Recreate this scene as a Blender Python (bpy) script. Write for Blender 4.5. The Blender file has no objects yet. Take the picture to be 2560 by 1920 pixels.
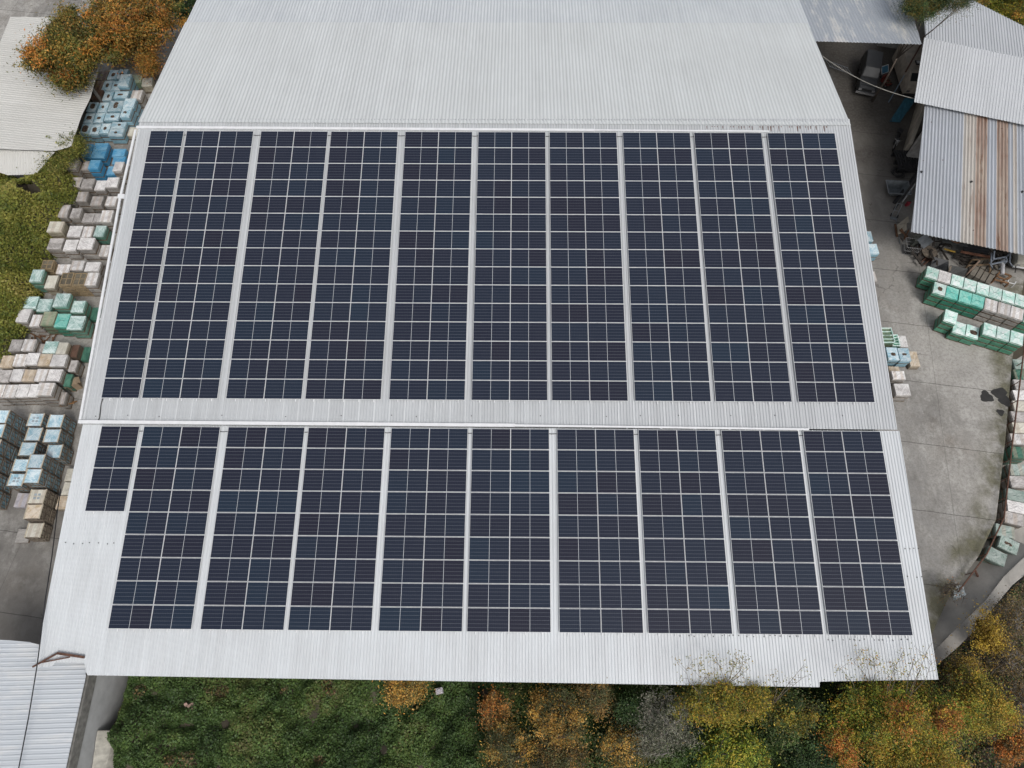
import bpy, bmesh, math, random
import numpy as np
from mathutils import Vector, Matrix

random.seed(7)
RNG = np.random.default_rng(11)
R = math.radians
S = bpy.context.scene
COL = S.collection

# ------------------------------------------------------------------ camera, sky, sun, exposure
H = 48.0; TILT = R(26.4); F = 1775.0
cd = bpy.data.cameras.new('camera'); cam = bpy.data.objects.new('camera', cd); COL.objects.link(cam)
cam.location = (0, 0, H); cam.rotation_euler = (TILT, 0, 0)
cd.sensor_width = 36; cd.lens = F / 2560 * 36; cd.clip_end = 2000; cd.clip_start = 0.5
S.camera = cam
S.render.resolution_x = 1024; S.render.resolution_y = 768

SUN_EL, SUN_AZ = R(52), R(150)
w = bpy.data.worlds.new('World'); S.world = w; w.use_nodes = True
nt = w.node_tree; nt.nodes.clear()
sk = nt.nodes.new('ShaderNodeTexSky'); sk.sky_type = 'NISHITA'; sk.sun_disc = False
sk.sun_elevation = SUN_EL; sk.sun_rotation = SUN_AZ; sk.air_density = 1.0; sk.dust_density = 4.0; sk.ozone_density = 1.0
hs = nt.nodes.new('ShaderNodeHueSaturation'); hs.inputs['Saturation'].default_value = 0.36
bg = nt.nodes.new('ShaderNodeBackground'); bg.inputs['Strength'].default_value = 0.11
wo = nt.nodes.new('ShaderNodeOutputWorld')
nt.links.new(sk.outputs[0], hs.inputs['Color']); nt.links.new(hs.outputs[0], bg.inputs['Color']); nt.links.new(bg.outputs[0], wo.inputs[0])
sl = bpy.data.lights.new('sun', 'SUN'); sl.energy = 1.1; sl.angle = R(24); sl.color = (1, 0.975, 0.94)
so = bpy.data.objects.new('sun', sl); COL.objects.link(so)
so.rotation_euler = (R(90) - SUN_EL, 0, R(180) - SUN_AZ)
S.view_settings.view_transform = 'Standard'; S.view_settings.look = 'None'
S.view_settings.exposure = 0.14; S.view_settings.gamma = 1.0

# ------------------------------------------------------------------ measuring: photo pixel -> place in the world
ct, st = math.cos(TILT), math.sin(TILT)
def ray(px, py):
    u = (px - 1280) / F; v = (py - 960) / F
    return Vector((u, -v * ct + st, -v * st - ct))
def g(px, py, z=0.0):
    d = ray(px, py); s = (z - H) / d.z
    return Vector((d.x * s, d.y * s, z))
class Frame:
    def __init__(s, O, X, Y, N): s.O, s.X, s.Y, s.N = Vector(O), Vector(X).normalized(), Vector(Y).normalized(), Vector(N).normalized()
    def pt(s, x, y, z=0): return s.O + s.X * x + s.Y * y + s.N * z
    def hit(s, px, py):
        d = ray(px, py); c = Vector((0, 0, H)); t = (s.O - c).dot(s.N) / d.dot(s.N); p = c + d * t - s.O
        return (p.dot(s.X), p.dot(s.Y))
    def up(s, h): return Frame(s.O + s.N * h, s.X, s.Y, s.N)
    def mat(s, x, y, z=0):
        m = Matrix((s.X, s.Y, s.N)).transposed().to_4x4(); m.translation = s.pt(x, y, z); return m
def frame(O, xdir, ydir):
    X = Vector(xdir).normalized(); N = X.cross(Vector(ydir)).normalized(); return Frame(O, X, N.cross(X), N)

# ------------------------------------------------------------------ materials
MATS = {}
def newmat(name):
    m = bpy.data.materials.new(name); m.use_nodes = True
    n = m.node_tree.nodes; b = n['Principled BSDF']; MATS[name] = m
    return m, m.node_tree, b
def nd(t, typ, **k):
    n = t.nodes.new(typ)
    for a, v in k.items():
        if a in n.inputs.keys(): n.inputs[a].default_value = v
        else: setattr(n, a, v)
    return n
def ramp(t, fac, stops):
    r = t.nodes.new('ShaderNodeValToRGB'); e = r.color_ramp.elements
    while len(e) < len(stops): e.new(0.5)
    for i, (p, c) in enumerate(stops):
        e[i].position = p; e[i].color = (*c, 1) if len(c) == 3 else c
    t.links.new(fac, r.inputs[0]); return r.outputs[0]
def mix(t, fac, a, b, mode='MIX'):
    m = t.nodes.new('ShaderNodeMix'); m.data_type = 'RGBA'; m.blend_type = mode
    for i, v in ((0, fac), (6, a), (7, b)):
        if hasattr(v, 'is_linked'): t.links.new(v, m.inputs[i])
        else: m.inputs[i].default_value = v if i == 0 else (*v, 1)
    return m.outputs[2]
def math_(t, op, a, b=0.0, c=None):
    m = t.nodes.new('ShaderNodeMath'); m.operation = op
    for i, v in enumerate((a, b) if c is None else (a, b, c)):
        if hasattr(v, 'is_linked'): t.links.new(v, m.inputs[i])
        else: m.inputs[i].default_value = v
    return m.outputs[0]
def coords(t, kind='Object', scale=(1, 1, 1), rot=(0, 0, 0)):
    tc = t.nodes.new('ShaderNodeTexCoord'); mp = t.nodes.new('ShaderNodeMapping')
    mp.inputs['Scale'].default_value = scale; mp.inputs['Rotation'].default_value = rot
    t.links.new(tc.outputs[kind], mp.inputs[0]); return mp.outputs[0]
def noise(t, vec, scale, detail=4, rough=.55):
    n = nd(t, 'ShaderNodeTexNoise'); n.inputs['Scale'].default_value = scale; n.inputs['Detail'].default_value = detail; n.inputs['Roughness'].default_value = rough
    t.links.new(vec, n.inputs['Vector']); return n.outputs[0]
def bump(t, b, h, strength=.3, dist=.02):
    n = t.nodes.new('ShaderNodeBump'); n.inputs['Strength'].default_value = strength; n.inputs['Distance'].default_value = dist
    t.links.new(h, n.inputs['Height']); t.links.new(n.outputs[0], b.inputs['Normal'])
def orand(t): return t.nodes.new('ShaderNodeObjectInfo').outputs['Random']

def simple(name, c, rough=.6, metal=0.0, var=.25, sc=3.0):
    if name in MATS: return MATS[name]
    m, t, b = newmat(name)
    v = coords(t); n = noise(t, v, sc, 5)
    lo = tuple(x * (1 - var) for x in c); hi = tuple(min(1, x * (1 + var)) for x in c)
    t.links.new(ramp(t, n, [(.3, lo), (.7, hi)]), b.inputs['Base Color'])
    b.inputs['Roughness'].default_value = rough; b.inputs['Metallic'].default_value = metal
    return m
def roofmetal(name, c, stain=(.35, .34, .32), amt=.25, rough=.45, metal=.0, rust=0.0, streak=(3.2, .12, 1), sheet=1.0, patch=0.0, edge=0.0, spots=False):
    """painted or galvanised sheet; object X runs across the ribs, Y along them"""
    m, t, b = newmat(name)
    v = coords(t, 'Object', streak); n1 = noise(t, v, 1.0, 5, .6)
    v2 = coords(t); n2 = noise(t, v2, .22, 4, .6); n3 = noise(t, v2, 2.3, 5, .7)
    f = math_(t, 'MULTIPLY', math_(t, 'MULTIPLY_ADD', n1, .6, math_(t, 'MULTIPLY', n2, .5)), 1.0)
    col = mix(t, ramp(t, f, [(.42, (0, 0, 0)), (.78, (amt,) * 3)]), c, stain)
    # each lapped sheet has its own age
    sx = nd(t, 'ShaderNodeSeparateXYZ'); t.links.new(v2, sx.inputs[0])
    wn = nd(t, 'ShaderNodeTexWhiteNoise'); wn.noise_dimensions = '1D'
    t.links.new(math_(t, 'FLOOR', math_(t, 'DIVIDE', sx.outputs[0], sheet)), wn.inputs['W'])
    col = mix(t, math_(t, 'MULTIPLY', wn.outputs[0], .13), col, tuple(x * .72 for x in c))
    if edge:
        fe = math_(t, 'FRACT', math_(t, 'DIVIDE', sx.outputs[0], sheet))
        col = mix(t, math_(t, 'MULTIPLY', math_(t, 'LESS_THAN', fe, .06), edge), col, (.74, .76, .77))
    if patch: col = mix(t, ramp(t, noise(t, coords(t, 'Object', (1.1, .22, 1)), 1.0, 6, .7), [(.5, (0, 0, 0)), (.6, (patch,) * 3)]), col, (.80, .78, .74))
    if rust or spots:
        vo = nd(t, 'ShaderNodeTexVoronoi'); vo.inputs['Scale'].default_value = 1.0; t.links.new(coords(t, 'Object', (1.25, .8, 0)), vo.inputs['Vector'])
        sn = noise(t, v2, 9.0, 3); col = mix(t, math_(t, 'MULTIPLY', math_(t, 'LESS_THAN', math_(t, 'ADD', vo.outputs['Distance'], math_(t, 'MULTIPLY', sn, .06)), .085), .8), col, (.13, .07, .06))
    if rust:
        nr = noise(t, coords(t, 'Object', (2.2, .25, 1)), 1.3, 6, .7)
        col = mix(t, ramp(t, nr, [(.56, (0, 0, 0)), (.64, (rust,) * 3)]), col, (.17, .075, .035))
    t.links.new(col, b.inputs['Base Color'])
    b.inputs['Roughness'].default_value = rough; b.inputs['Metallic'].default_value = metal
    return m
def concrete(name, c1, c2, joints=True, moss=.0, cracks=True, rough=.85, dirt_and_shade=False):
    m, t, b = newmat(name)
    v = coords(t); n1 = noise(t, v, .12, 5, .6); n2 = noise(t, v, .9, 6, .65); n3 = noise(t, v, 9, 3, .6)
    f = math_(t, 'MULTIPLY_ADD', n1, .55, math_(t, 'MULTIPLY_ADD', n2, .35, math_(t, 'MULTIPLY', n3, .12)))
    col = ramp(t, f, [(.36, c1), (.66, c2)])
    st_ = noise(t, coords(t, 'Object', (1, .35, 1), (0, 0, R(12))), .5, 5, .7)
    col = mix(t, ramp(t, st_, [(.52, (0, 0, 0)), (.70, (.45,) * 3)]), col, tuple(x * .5 for x in c1))
    br = noise(t, coords(t, 'Object', (1, 1, 1), (0, 0, 1)), .21, 3, .6)
    col = mix(t, ramp(t, br, [(.56, (0, 0, 0)), (.72, (.35,) * 3)]), col, (.20, .15, .10))
    if dirt_and_shade:
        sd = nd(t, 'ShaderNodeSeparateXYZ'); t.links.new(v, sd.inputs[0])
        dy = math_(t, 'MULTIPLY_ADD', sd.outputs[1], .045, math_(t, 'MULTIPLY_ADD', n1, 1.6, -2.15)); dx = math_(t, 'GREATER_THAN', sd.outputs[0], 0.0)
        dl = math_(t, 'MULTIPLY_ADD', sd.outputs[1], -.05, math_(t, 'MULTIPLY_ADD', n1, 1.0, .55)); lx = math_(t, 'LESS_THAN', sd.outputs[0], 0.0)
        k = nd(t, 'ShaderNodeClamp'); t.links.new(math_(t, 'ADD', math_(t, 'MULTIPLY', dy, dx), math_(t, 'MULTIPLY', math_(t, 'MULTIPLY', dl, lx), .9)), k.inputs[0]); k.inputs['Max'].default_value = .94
        sc_ = noise(t, coords(t, 'Object', (1, .6, 1), (0, 0, R(-14))), .85, 7, .72); col = mix(t, ramp(t, sc_, [(.50, (0, 0, 0)), (.62, (.42,) * 3)]), col, (.60, .585, .55))
        kl = nd(t, 'ShaderNodeClamp'); t.links.new(math_(t, 'MULTIPLY', dx, math_(t, 'MULTIPLY_ADD', sd.outputs[0], .13, math_(t, 'MULTIPLY_ADD', n1, 1.2, -4.5))), kl.inputs[0]); kl.inputs['Max'].default_value = .5
        col = mix(t, kl.outputs[0], col, (.50, .48, .445))
        col = mix(t, k.outputs[0], col, (.058, .050, .042))  # oil dirt, deepened to paint in the shade under canopy and sheds
        kr = nd(t, 'ShaderNodeClamp'); t.links.new(math_(t, 'MULTIPLY', dx, math_(t, 'MULTIPLY_ADD', sd.outputs[0], -.11, math_(t, 'MULTIPLY_ADD', n2, 1.4, 2.75))), kr.inputs[0]); kr.inputs['Max'].default_value = .62
        col = mix(t, kr.outputs[0], col, (.17, .17, .172))        # darker grey strip beside the eave
        nm_ = noise(t, v, 4.5, 6, .75); col = mix(t, ramp(t, nm_, [(.38, (.45,) * 3), (.56, (0, 0, 0))]), col, (.17, .16, .145))
    if joints:
        sx = nd(t, 'ShaderNodeSeparateXYZ'); t.links.new(coords(t, 'Object', (1, 1, 1), (0, 0, R(8))), sx.inputs[0])
        wob = math_(t, 'MULTIPLY', math_(t, 'SUBTRACT', n2, .5), .14)
        for ax, per in ((1, 5.1), (0, 6.3)):
            fr = math_(t, 'ABSOLUTE', math_(t, 'SUBTRACT', math_(t, 'FRACT', math_(t, 'DIVIDE', math_(t, 'ADD', sx.outputs[ax], wob), per)), .5))
            col = mix(t, math_(t, 'MULTIPLY', math_(t, 'LESS_THAN', fr, .0045), .75 if ax else .3), col, (.05, .045, .04))
    if cracks:
        vo = nd(t, 'ShaderNodeTexVoronoi'); vo.feature = 'DISTANCE_TO_EDGE'; vo.inputs['Scale'].default_value = .22
        wv = nd(t, 'ShaderNodeVectorMath', operation='ADD'); nz = nd(t, 'ShaderNodeTexNoise'); nz.inputs['Scale'].default_value = .9; nz.inputs['Detail'].default_value = 5
        t.links.new(v, nz.inputs['Vector']); t.links.new(v, wv.inputs[0]); t.links.new(nz.outputs['Color'], wv.inputs[1]); t.links.new(wv.outputs[0], vo.inputs['Vector'])
        ck = math_(t, 'MULTIPLY', math_(t, 'LESS_THAN', vo.outputs['Distance'], .006), math_(t, 'GREATER_THAN', n1, .57))
        col = mix(t, math_(t, 'MULTIPLY', ck, .45), col, (.06, .055, .05))
    t.links.new(col, b.inputs['Base Color']); b.inputs['Roughness'].default_value = rough
    bump(t, b, n3, .15, .01)
    return m
def film(name, c1, c2, rough=.32, cap=None):
    """stretch film: wrinkled, paler where it is doubled over, highlight streaks painted on its creases"""
    m, t, b = newmat(name); cap = name.endswith('_cap')
    v = coords(t, 'Object', (1, 1, 1)); r = orand(t)
    va = nd(t, 'ShaderNodeVectorMath', operation='ADD'); t.links.new(v, va.inputs[0])
    cb = nd(t, 'ShaderNodeCombineXYZ'); t.links.new(math_(t, 'MULTIPLY', r, 37.0), cb.inputs[0]); t.links.new(math_(t, 'MULTIPLY', r, 91.0), cb.inputs[1]); t.links.new(cb.outputs[0], va.inputs[1])
    n1 = noise(t, va.outputs[0], 1.5, 4, .5); n2 = noise(t, va.outputs[0], 3.6, 5, .62)
    rd = math_(t, 'SUBTRACT', 1.0, math_(t, 'MULTIPLY', math_(t, 'ABSOLUTE', math_(t, 'SUBTRACT', n2, .5)), 5.0))      # creases
    vr = nd(t, 'ShaderNodeVectorRotate'); vr.rotation_type = 'Z_AXIS'; t.links.new(va.outputs[0], vr.inputs['Vector']); t.links.new(math_(t, 'MULTIPLY', r, 19.0), vr.inputs['Angle'])
    ms = nd(t, 'ShaderNodeMapping'); ms.inputs['Scale'].default_value = (1.2, 5.5, 2.0); t.links.new(vr.outputs[0], ms.inputs[0]); n3 = noise(t, ms.outputs[0], 1.6, 4, .6)
    cr = math_(t, 'SUBTRACT', 1.0, math_(t, 'MULTIPLY', math_(t, 'ABSOLUTE', math_(t, 'SUBTRACT', n3, .5)), 9.0)); crc = nd(t, 'ShaderNodeClamp'); t.links.new(cr, crc.inputs[0])  # white highlight streaks along the creases, painted into the colour
    f = math_(t, 'ADD', math_(t, 'MULTIPLY_ADD', n1, .8, math_(t, 'MULTIPLY', rd, .10)), math_(t, 'MULTIPLY_ADD', crc.outputs[0], .22, -.06))
    if cap:
        k_ = 1.0 if 'mint' in name or 'turq' in name or 'blue' in name else .35
        so_ = nd(t, 'ShaderNodeSeparateXYZ'); t.links.new(v, so_.inputs[0]); ax = math_(t, 'ABSOLUTE', so_.outputs[0]); ay = math_(t, 'ABSOLUTE', so_.outputs[1])
        fold = math_(t, 'LESS_THAN', math_(t, 'ABSOLUTE', math_(t, 'SUBTRACT', ax, math_(t, 'ADD', ay, math_(t, 'MULTIPLY', math_(t, 'SUBTRACT', n2, .5), .25)))), .028)
        side = math_(t, 'GREATER_THAN', ax, ay)  # opposite facets of the fold toned darker, shading painted into the colour
        f = math_(t, 'ADD', f, math_(t, 'MULTIPLY_ADD', fold, .10 * k_, math_(t, 'MULTIPLY', side, -.07 * k_)))
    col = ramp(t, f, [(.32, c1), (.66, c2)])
    if name in ('pale_mint_cap', 'turquoise_cap'):
        dash = math_(t, 'MULTIPLY', math_(t, 'LESS_THAN', ay, .022), math_(t, 'LESS_THAN', ax, .22)); col = mix(t, math_(t, 'MULTIPLY', dash, .6), col, (.10, .16, .13))
    if cap and k_ < 1:                         # what is packed under the film shows through
        wb = nd(t, 'ShaderNodeTexWhiteNoise'); wb.noise_dimensions = '1D'; t.links.new(math_(t, 'MULTIPLY', r, 517.0), wb.inputs['W'])
        bandn = math_(t, 'LESS_THAN', math_(t, 'FRACT', math_(t, 'MULTIPLY_ADD', so_.outputs[0], 1.9, math_(t, 'MULTIPLY', r, 7.0))), .42)
        col = mix(t, math_(t, 'MULTIPLY', math_(t, 'MULTIPLY', bandn, math_(t, 'GREATER_THAN', wb.outputs[0], .45)), .42), col, (.42, .33, .25))
        sp = noise(t, va.outputs[0], 2.4, 3, .5); col = mix(t, ramp(t, sp, [(.55, (0, 0, 0)), (.68, (.5,) * 3)]), col, tuple(x * .55 for x in c2))
    hv = nd(t, 'ShaderNodeHueSaturation'); t.links.new(col, hv.inputs['Color'])
    t.links.new(math_(t, 'MULTIPLY_ADD', r, .34, .92), hv.inputs['Value'])
    t.links.new(hv.outputs[0], b.inputs['Base Color']); b.inputs['Roughness'].default_value = rough
    bump(t, b, f, .7, .05)
    return m
def leafmat(name, rough=.55):
    m, t, b = newmat(name)
    a = nd(t, 'ShaderNodeAttribute'); a.attribute_name = 'tint'
    n = noise(t, coords(t), 7.0, 2)
    t.links.new(mix(t, 1.0, a.outputs['Color'], ramp(t, n, [(.3, (.8, .8, .8)), (.7, (1, 1, 1))]), 'MULTIPLY'), b.inputs['Base Color'])
    b.inputs['Roughness'].default_value = rough; b.inputs['Specular IOR Level'].default_value = .3
    return m
def panelmat():
    m, t, b = newmat('solar_cells')
    tc = nd(t, 'ShaderNodeTexCoord'); sx = nd(t, 'ShaderNodeSeparateXYZ'); t.links.new(tc.outputs['Object'], sx.inputs[0])
    x, y = sx.outputs[0], sx.outputs[1]
    r = orand(t)
    half = math_(t, 'GREATER_THAN', x, 0.0)
    wn = nd(t, 'ShaderNodeTexWhiteNoise'); wn.noise_dimensions = '1D'
    t.links.new(math_(t, 'MULTIPLY_ADD', r, 877.0, math_(t, 'MULTIPLY', half, 3.7)), wn.inputs['W'])
    k = math_(t, 'MULTIPLY_ADD', r, .55, math_(t, 'MULTIPLY', wn.outputs[0], .45))
    base = ramp(t, k, [(.05, (.0185, .0180, .032)), (.4, (.0182, .0222, .040)), (.75, (.017, .0258, .046)), (.98, (.0155, .030, .053))])
    n = noise(t, tc.outputs['Object'], 1.1, 3)
    n = noise(t, coords(t, 'Object', (.9, 2.2, 1)), 1.4, 4, .6); base = mix(t, math_(t, 'MULTIPLY', n, .35), base, (.028, .034, .050))
    def grid(c, per, wd):
        fr = math_(t, 'ABSOLUTE', math_(t, 'SUBTRACT', math_(t, 'FRACT', math_(t, 'DIVIDE', math_(t, 'ADD', c, 50 * per + per / 2), per)), .5))
        return math_(t, 'LESS_THAN', fr, wd / per / 2)
    gy = grid(y, 1.262 / 6, .008)                 # gaps between the six strings of cells
    gx = grid(x, 1.165 / 11, .005); bb = grid(y, 1.262 / 60, .0022)
    col = mix(t, math_(t, 'MULTIPLY', gx, .18), base, (.18, .20, .24))
    col = mix(t, math_(t, 'MULTIPLY', gy, .42), col, (.46, .50, .55))
    mid = math_(t, 'LESS_THAN', math_(t, 'ABSOLUTE', x), .009)
    col = mix(t, mid, col, (.70, .73, .76))
    t.links.new(col, b.inputs['Base Color'])
    b.inputs['Roughness'].default_value = .22; b.inputs['Specular IOR Level'].default_value = .26
    return m

M_PANEL = panelmat()
M_ALU = simple('frame_aluminium', (.80, .81, .82), .4, .0, .05)
M_WHITE = simple('white_steel', (.78, .79, .80), .4, 0, .06)
M_ROOF_U = roofmetal('middle_roof_sheet', (.56, .58, .595), (.36, .365, .37), .5, sheet=.96, edge=.6)
M_ROOF_L = roofmetal('lower_roof_sheet', (.69, .72, .74), (.47, .475, .48), .55, sheet=1.2, edge=.3)
M_ROOF_B = roofmetal('back_roof_sheet', (.70, .725, .725), (.47, .48, .47), .4, sheet=.95)
M_ROOF_B2 = roofmetal('upper_back_sheet', (.68, .71, .725), (.42, .45, .49), .5, sheet=.8)
M_CANOPY = roofmetal('galvanised_canopy', (.50, .53, .57), (.40, .43, .47), .5, .35, .25, sheet=.9, patch=.75)
M_SHED_R = roofmetal('shed_sheet', (.64, .66, .68), (.44, .46, .47), .4, .45, .1, sheet=.9)
M_SHED_L = roofmetal('beige_sheet', (.62, .615, .585), (.40, .39, .35), .45, .6, sheet=1.0)
M_SHED_F = roofmetal('front_shed_sheet', (.58, .615, .65), (.46, .49, .52), .55, .4, .05, sheet=.8, patch=.3)
M_WALL = simple('warehouse_wall', (.36, .35, .34), .8)
M_RUST = simple('rusty_steel', (.125, .062, .042), .8, .1, .45, 6)
M_DARK = simple('dark_steel', (.035, .035, .038), .6, .2, .4)
M_WOOD = simple('pallet_wood', (.15, .11, .072), .8, 0, .45, 5)
M_BATTEN = simple('tan_batten', (.34, .26, .155), .8, 0, .3, 5)
M_CREAM = simple('cream_timber', (.50, .44, .34), .8, 0, .2, 4)
M_WOODL = simple('fresh_timber', (.46, .36, .22), .8, 0, .3, 5)
M_GREYW = simple('weathered_wood', (.17, .14, .11), .9, 0, .4, 5)
M_YARD = concrete('yard_concrete', (.165, .157, .145), (.50, .478, .44), dirt_and_shade=True)
M_CONC = concrete('plain_concrete', (.30, .285, .26), (.52, .495, .45), joints=False)
M_SOIL = concrete('soil', (.05, .042, .03), (.10, .085, .06), joints=False, cracks=False, rough=1)
M_LEAF = leafmat('leaf')
M_BARK = simple('bark', (.10, .08, .065), .9, 0, .35, 8)
M_TWIG = simple('brown_grey_bark', (.15, .12, .095), .9, 0, .3, 8)
M_BARKG = simple('grey_bark', (.22, .20, .18), .9, 0, .3, 8)
M_TILE = simple('exposed_clay', (.10, .068, .047), .9, 0, .8, 9)
FILM = {
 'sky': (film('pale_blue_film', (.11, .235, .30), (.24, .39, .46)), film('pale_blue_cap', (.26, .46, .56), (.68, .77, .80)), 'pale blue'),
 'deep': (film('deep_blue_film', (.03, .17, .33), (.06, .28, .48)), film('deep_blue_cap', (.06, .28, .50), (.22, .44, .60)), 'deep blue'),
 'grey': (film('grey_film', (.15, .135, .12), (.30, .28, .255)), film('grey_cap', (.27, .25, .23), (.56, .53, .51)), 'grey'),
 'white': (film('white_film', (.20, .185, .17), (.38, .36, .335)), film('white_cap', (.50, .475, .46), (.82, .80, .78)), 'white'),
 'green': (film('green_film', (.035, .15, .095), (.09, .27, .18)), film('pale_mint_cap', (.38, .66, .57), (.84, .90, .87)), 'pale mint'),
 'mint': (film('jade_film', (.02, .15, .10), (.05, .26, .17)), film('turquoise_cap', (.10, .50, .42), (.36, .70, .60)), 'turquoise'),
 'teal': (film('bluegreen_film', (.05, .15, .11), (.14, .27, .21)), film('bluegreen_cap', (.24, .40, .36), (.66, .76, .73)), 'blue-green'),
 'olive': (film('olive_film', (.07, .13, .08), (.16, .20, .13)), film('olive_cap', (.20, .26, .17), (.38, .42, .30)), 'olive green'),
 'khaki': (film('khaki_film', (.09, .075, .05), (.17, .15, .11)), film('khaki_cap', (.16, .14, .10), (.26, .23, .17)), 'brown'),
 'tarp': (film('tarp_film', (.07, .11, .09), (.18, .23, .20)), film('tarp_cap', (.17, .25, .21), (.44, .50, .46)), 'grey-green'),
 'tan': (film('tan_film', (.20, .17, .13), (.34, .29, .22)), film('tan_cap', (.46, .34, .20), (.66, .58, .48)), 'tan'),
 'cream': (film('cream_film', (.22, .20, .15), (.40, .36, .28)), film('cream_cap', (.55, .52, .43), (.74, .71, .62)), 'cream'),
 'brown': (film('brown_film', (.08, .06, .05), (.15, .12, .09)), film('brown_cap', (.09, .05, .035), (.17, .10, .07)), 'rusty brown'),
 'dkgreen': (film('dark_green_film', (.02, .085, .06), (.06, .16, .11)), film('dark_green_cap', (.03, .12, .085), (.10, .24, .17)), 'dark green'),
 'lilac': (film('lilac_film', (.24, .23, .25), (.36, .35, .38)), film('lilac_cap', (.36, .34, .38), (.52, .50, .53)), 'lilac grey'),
}
# ------------------------------------------------------------------ mesh helpers
class MB:
    def __init__(s): s.v, s.f = [], []
    def add(s, vs, fs):
        o = len(s.v); s.v += [tuple(p) for p in vs]; s.f += [tuple(i + o for i in f) for f in fs]; return s
    def box(s, c, sz, yaw=0.0, m=None):
        x, y, z = sz[0] / 2, sz[1] / 2, sz[2] / 2
        P = [Vector((a, b, e)) for e in (-z, z) for a, b in ((-x, -y), (x, -y), (x, y), (-x, y))]
        if m is None: m = Matrix.Rotation(yaw, 3, 'Z')
        P = [m @ p + Vector(c) for p in P]
        return s.add(P, [(3, 2, 1, 0), (4, 5, 6, 7), (0, 1, 5, 4), (1, 2, 6, 5), (2, 3, 7, 6), (3, 0, 4, 7)])
    def bar(s, a, b, w, h=None, up=(0, 0, 1)):
        a, b = Vector(a), Vector(b); h = h or w; d = b - a; L = d.length; d.normalize()
        u = Vector(up)
        if abs(d.dot(u)) > .95: u = Vector((1, 0, 0))
        x = d.cross(u).normalized(); y = x.cross(d)
        P = [p + x * i * w / 2 + y * j * h / 2 for p in (a, b) for i, j in ((-1, -1), (1, -1), (1, 1), (-1, 1))]
        return s.add(P, [(3, 2, 1, 0), (4, 5, 6, 7), (0, 1, 5, 4), (1, 2, 6, 5), (2, 3, 7, 6), (3, 0, 4, 7)])
    def tube(s, pts, r, n=6):
        pts = [Vector(p) for p in pts]; rr = r if isinstance(r, (list, tuple)) else [r] * len(pts)
        vs, fs = [], []
        for i, p in enumerate(pts):
            d = (pts[min(i + 1, len(pts) - 1)] - pts[max(i - 1, 0)]).normalized()
            u = Vector((0, 0, 1)) if abs(d.z) < .9 else Vector((1, 0, 0))
            x = d.cross(u).normalized(); y = x.cross(d)
            for k in range(n):
                a = 2 * math.pi * k / n; vs.append(p + x * math.cos(a) * rr[i] + y * math.sin(a) * rr[i])
            if i:
                b = (i - 1) * n
                fs += [(b + k, b + (k + 1) % n, b + n + (k + 1) % n, b + n + k) for k in range(n)]
        fs += [tuple(range(n))[::-1], tuple(range(len(vs) - n, len(vs)))]
        return s.add(vs, fs)
    def prism(s, poly, z0, z1):
        n = len(poly); vs = [(p[0], p[1], z0) for p in poly] + [(p[0], p[1], z1) for p in poly]
        return s.add(vs, [tuple(range(n))[::-1], tuple(range(n, 2 * n))] + [(i, (i + 1) % n, n + (i + 1) % n, n + i) for i in range(n)])
    def ring(s, c, r, rt, axis='x', n=18, m=8):
        vs, fs = [], []
        for i in range(n):
            a = 2 * math.pi * i / n
            for j in range(m):
                b = 2 * math.pi * j / m; q = r + rt * math.cos(b); h = rt * math.sin(b)
                p = {'x': (h, q * math.cos(a), q * math.sin(a)), 'y': (q * math.cos(a), h, q * math.sin(a)), 'z': (q * math.cos(a), q * math.sin(a), h)}[axis]
                vs.append(Vector(c) + Vector(p)); fs.append((i * m + j, ((i + 1) % n) * m + j, ((i + 1) % n) * m + (j + 1) % m, i * m + (j + 1) % m))
        return s.add(vs, fs)
    def mesh(s, name, mat=None, smooth=False):
        me = bpy.data.meshes.new(name); me.from_pydata(s.v, [], s.f)
        if mat: me.materials.append(mat)
        bm = bmesh.new(); bm.from_mesh(me); bmesh.ops.recalc_face_normals(bm, faces=bm.faces); bm.to_mesh(me); bm.free()
        if smooth: me.polygons.foreach_set('use_smooth', [True] * len(me.polygons))
        me.update(); return me
    def build(s, name, mat, parent=None, smooth=False, mw=None):
        return link(name, s.mesh(name, mat, smooth), parent, mw)
def link(name, me, parent=None, mw=None):
    o = bpy.data.objects.new(name, me); COL.objects.link(o)
    if parent: o.parent = parent
    if mw is not None: o.matrix_local = mw
    return o
def tag(o, label=None, cat=None, group=None, kind=None):
    for k, v in (('label', label), ('category', cat), ('group', group), ('kind', kind)):
        if v: o[k] = v
    return o
def thing(name, label, cat, loc=(0, 0, 0), yaw=0.0, group=None, mw=None):
    o = bpy.data.objects.new(name, None); COL.objects.link(o); o.empty_display_size = .3
    if mw is not None: o.matrix_world = mw
    else: o.location = loc; o.rotation_euler = (0, 0, yaw)
    return tag(o, label, cat, group)
def struct(o): o['kind'] = 'structure'; return o
def local(o):           # world -> the thing's own space, for parts given in world coordinates
    return Matrix.LocRotScale(o.location, o.rotation_euler, None).inverted()
def wpart(mb, name, mat, parent, smooth=False):
    L = local(parent); mb.v = [tuple(L @ Vector(p)) for p in mb.v]
    return mb.build(name, mat, parent, smooth)
def clipx(poly, x):
    ys = []
    for (x0, y0), (x1, y1) in zip(poly, poly[1:] + poly[:1]):
        if (x0 - x) * (x1 - x) <= 0 and x0 != x1: ys.append(y0 + (y1 - y0) * (x - x0) / (x1 - x0))
    return (min(ys), max(ys)) if len(ys) >= 2 else None
TRAP = [(0, 0), (.55, 0), (.66, 1), (.88, 1), (.99, 0)]
SINE = [(i / 8, .5 - .5 * math.cos(2 * math.pi * i / 8)) for i in range(8)]
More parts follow.
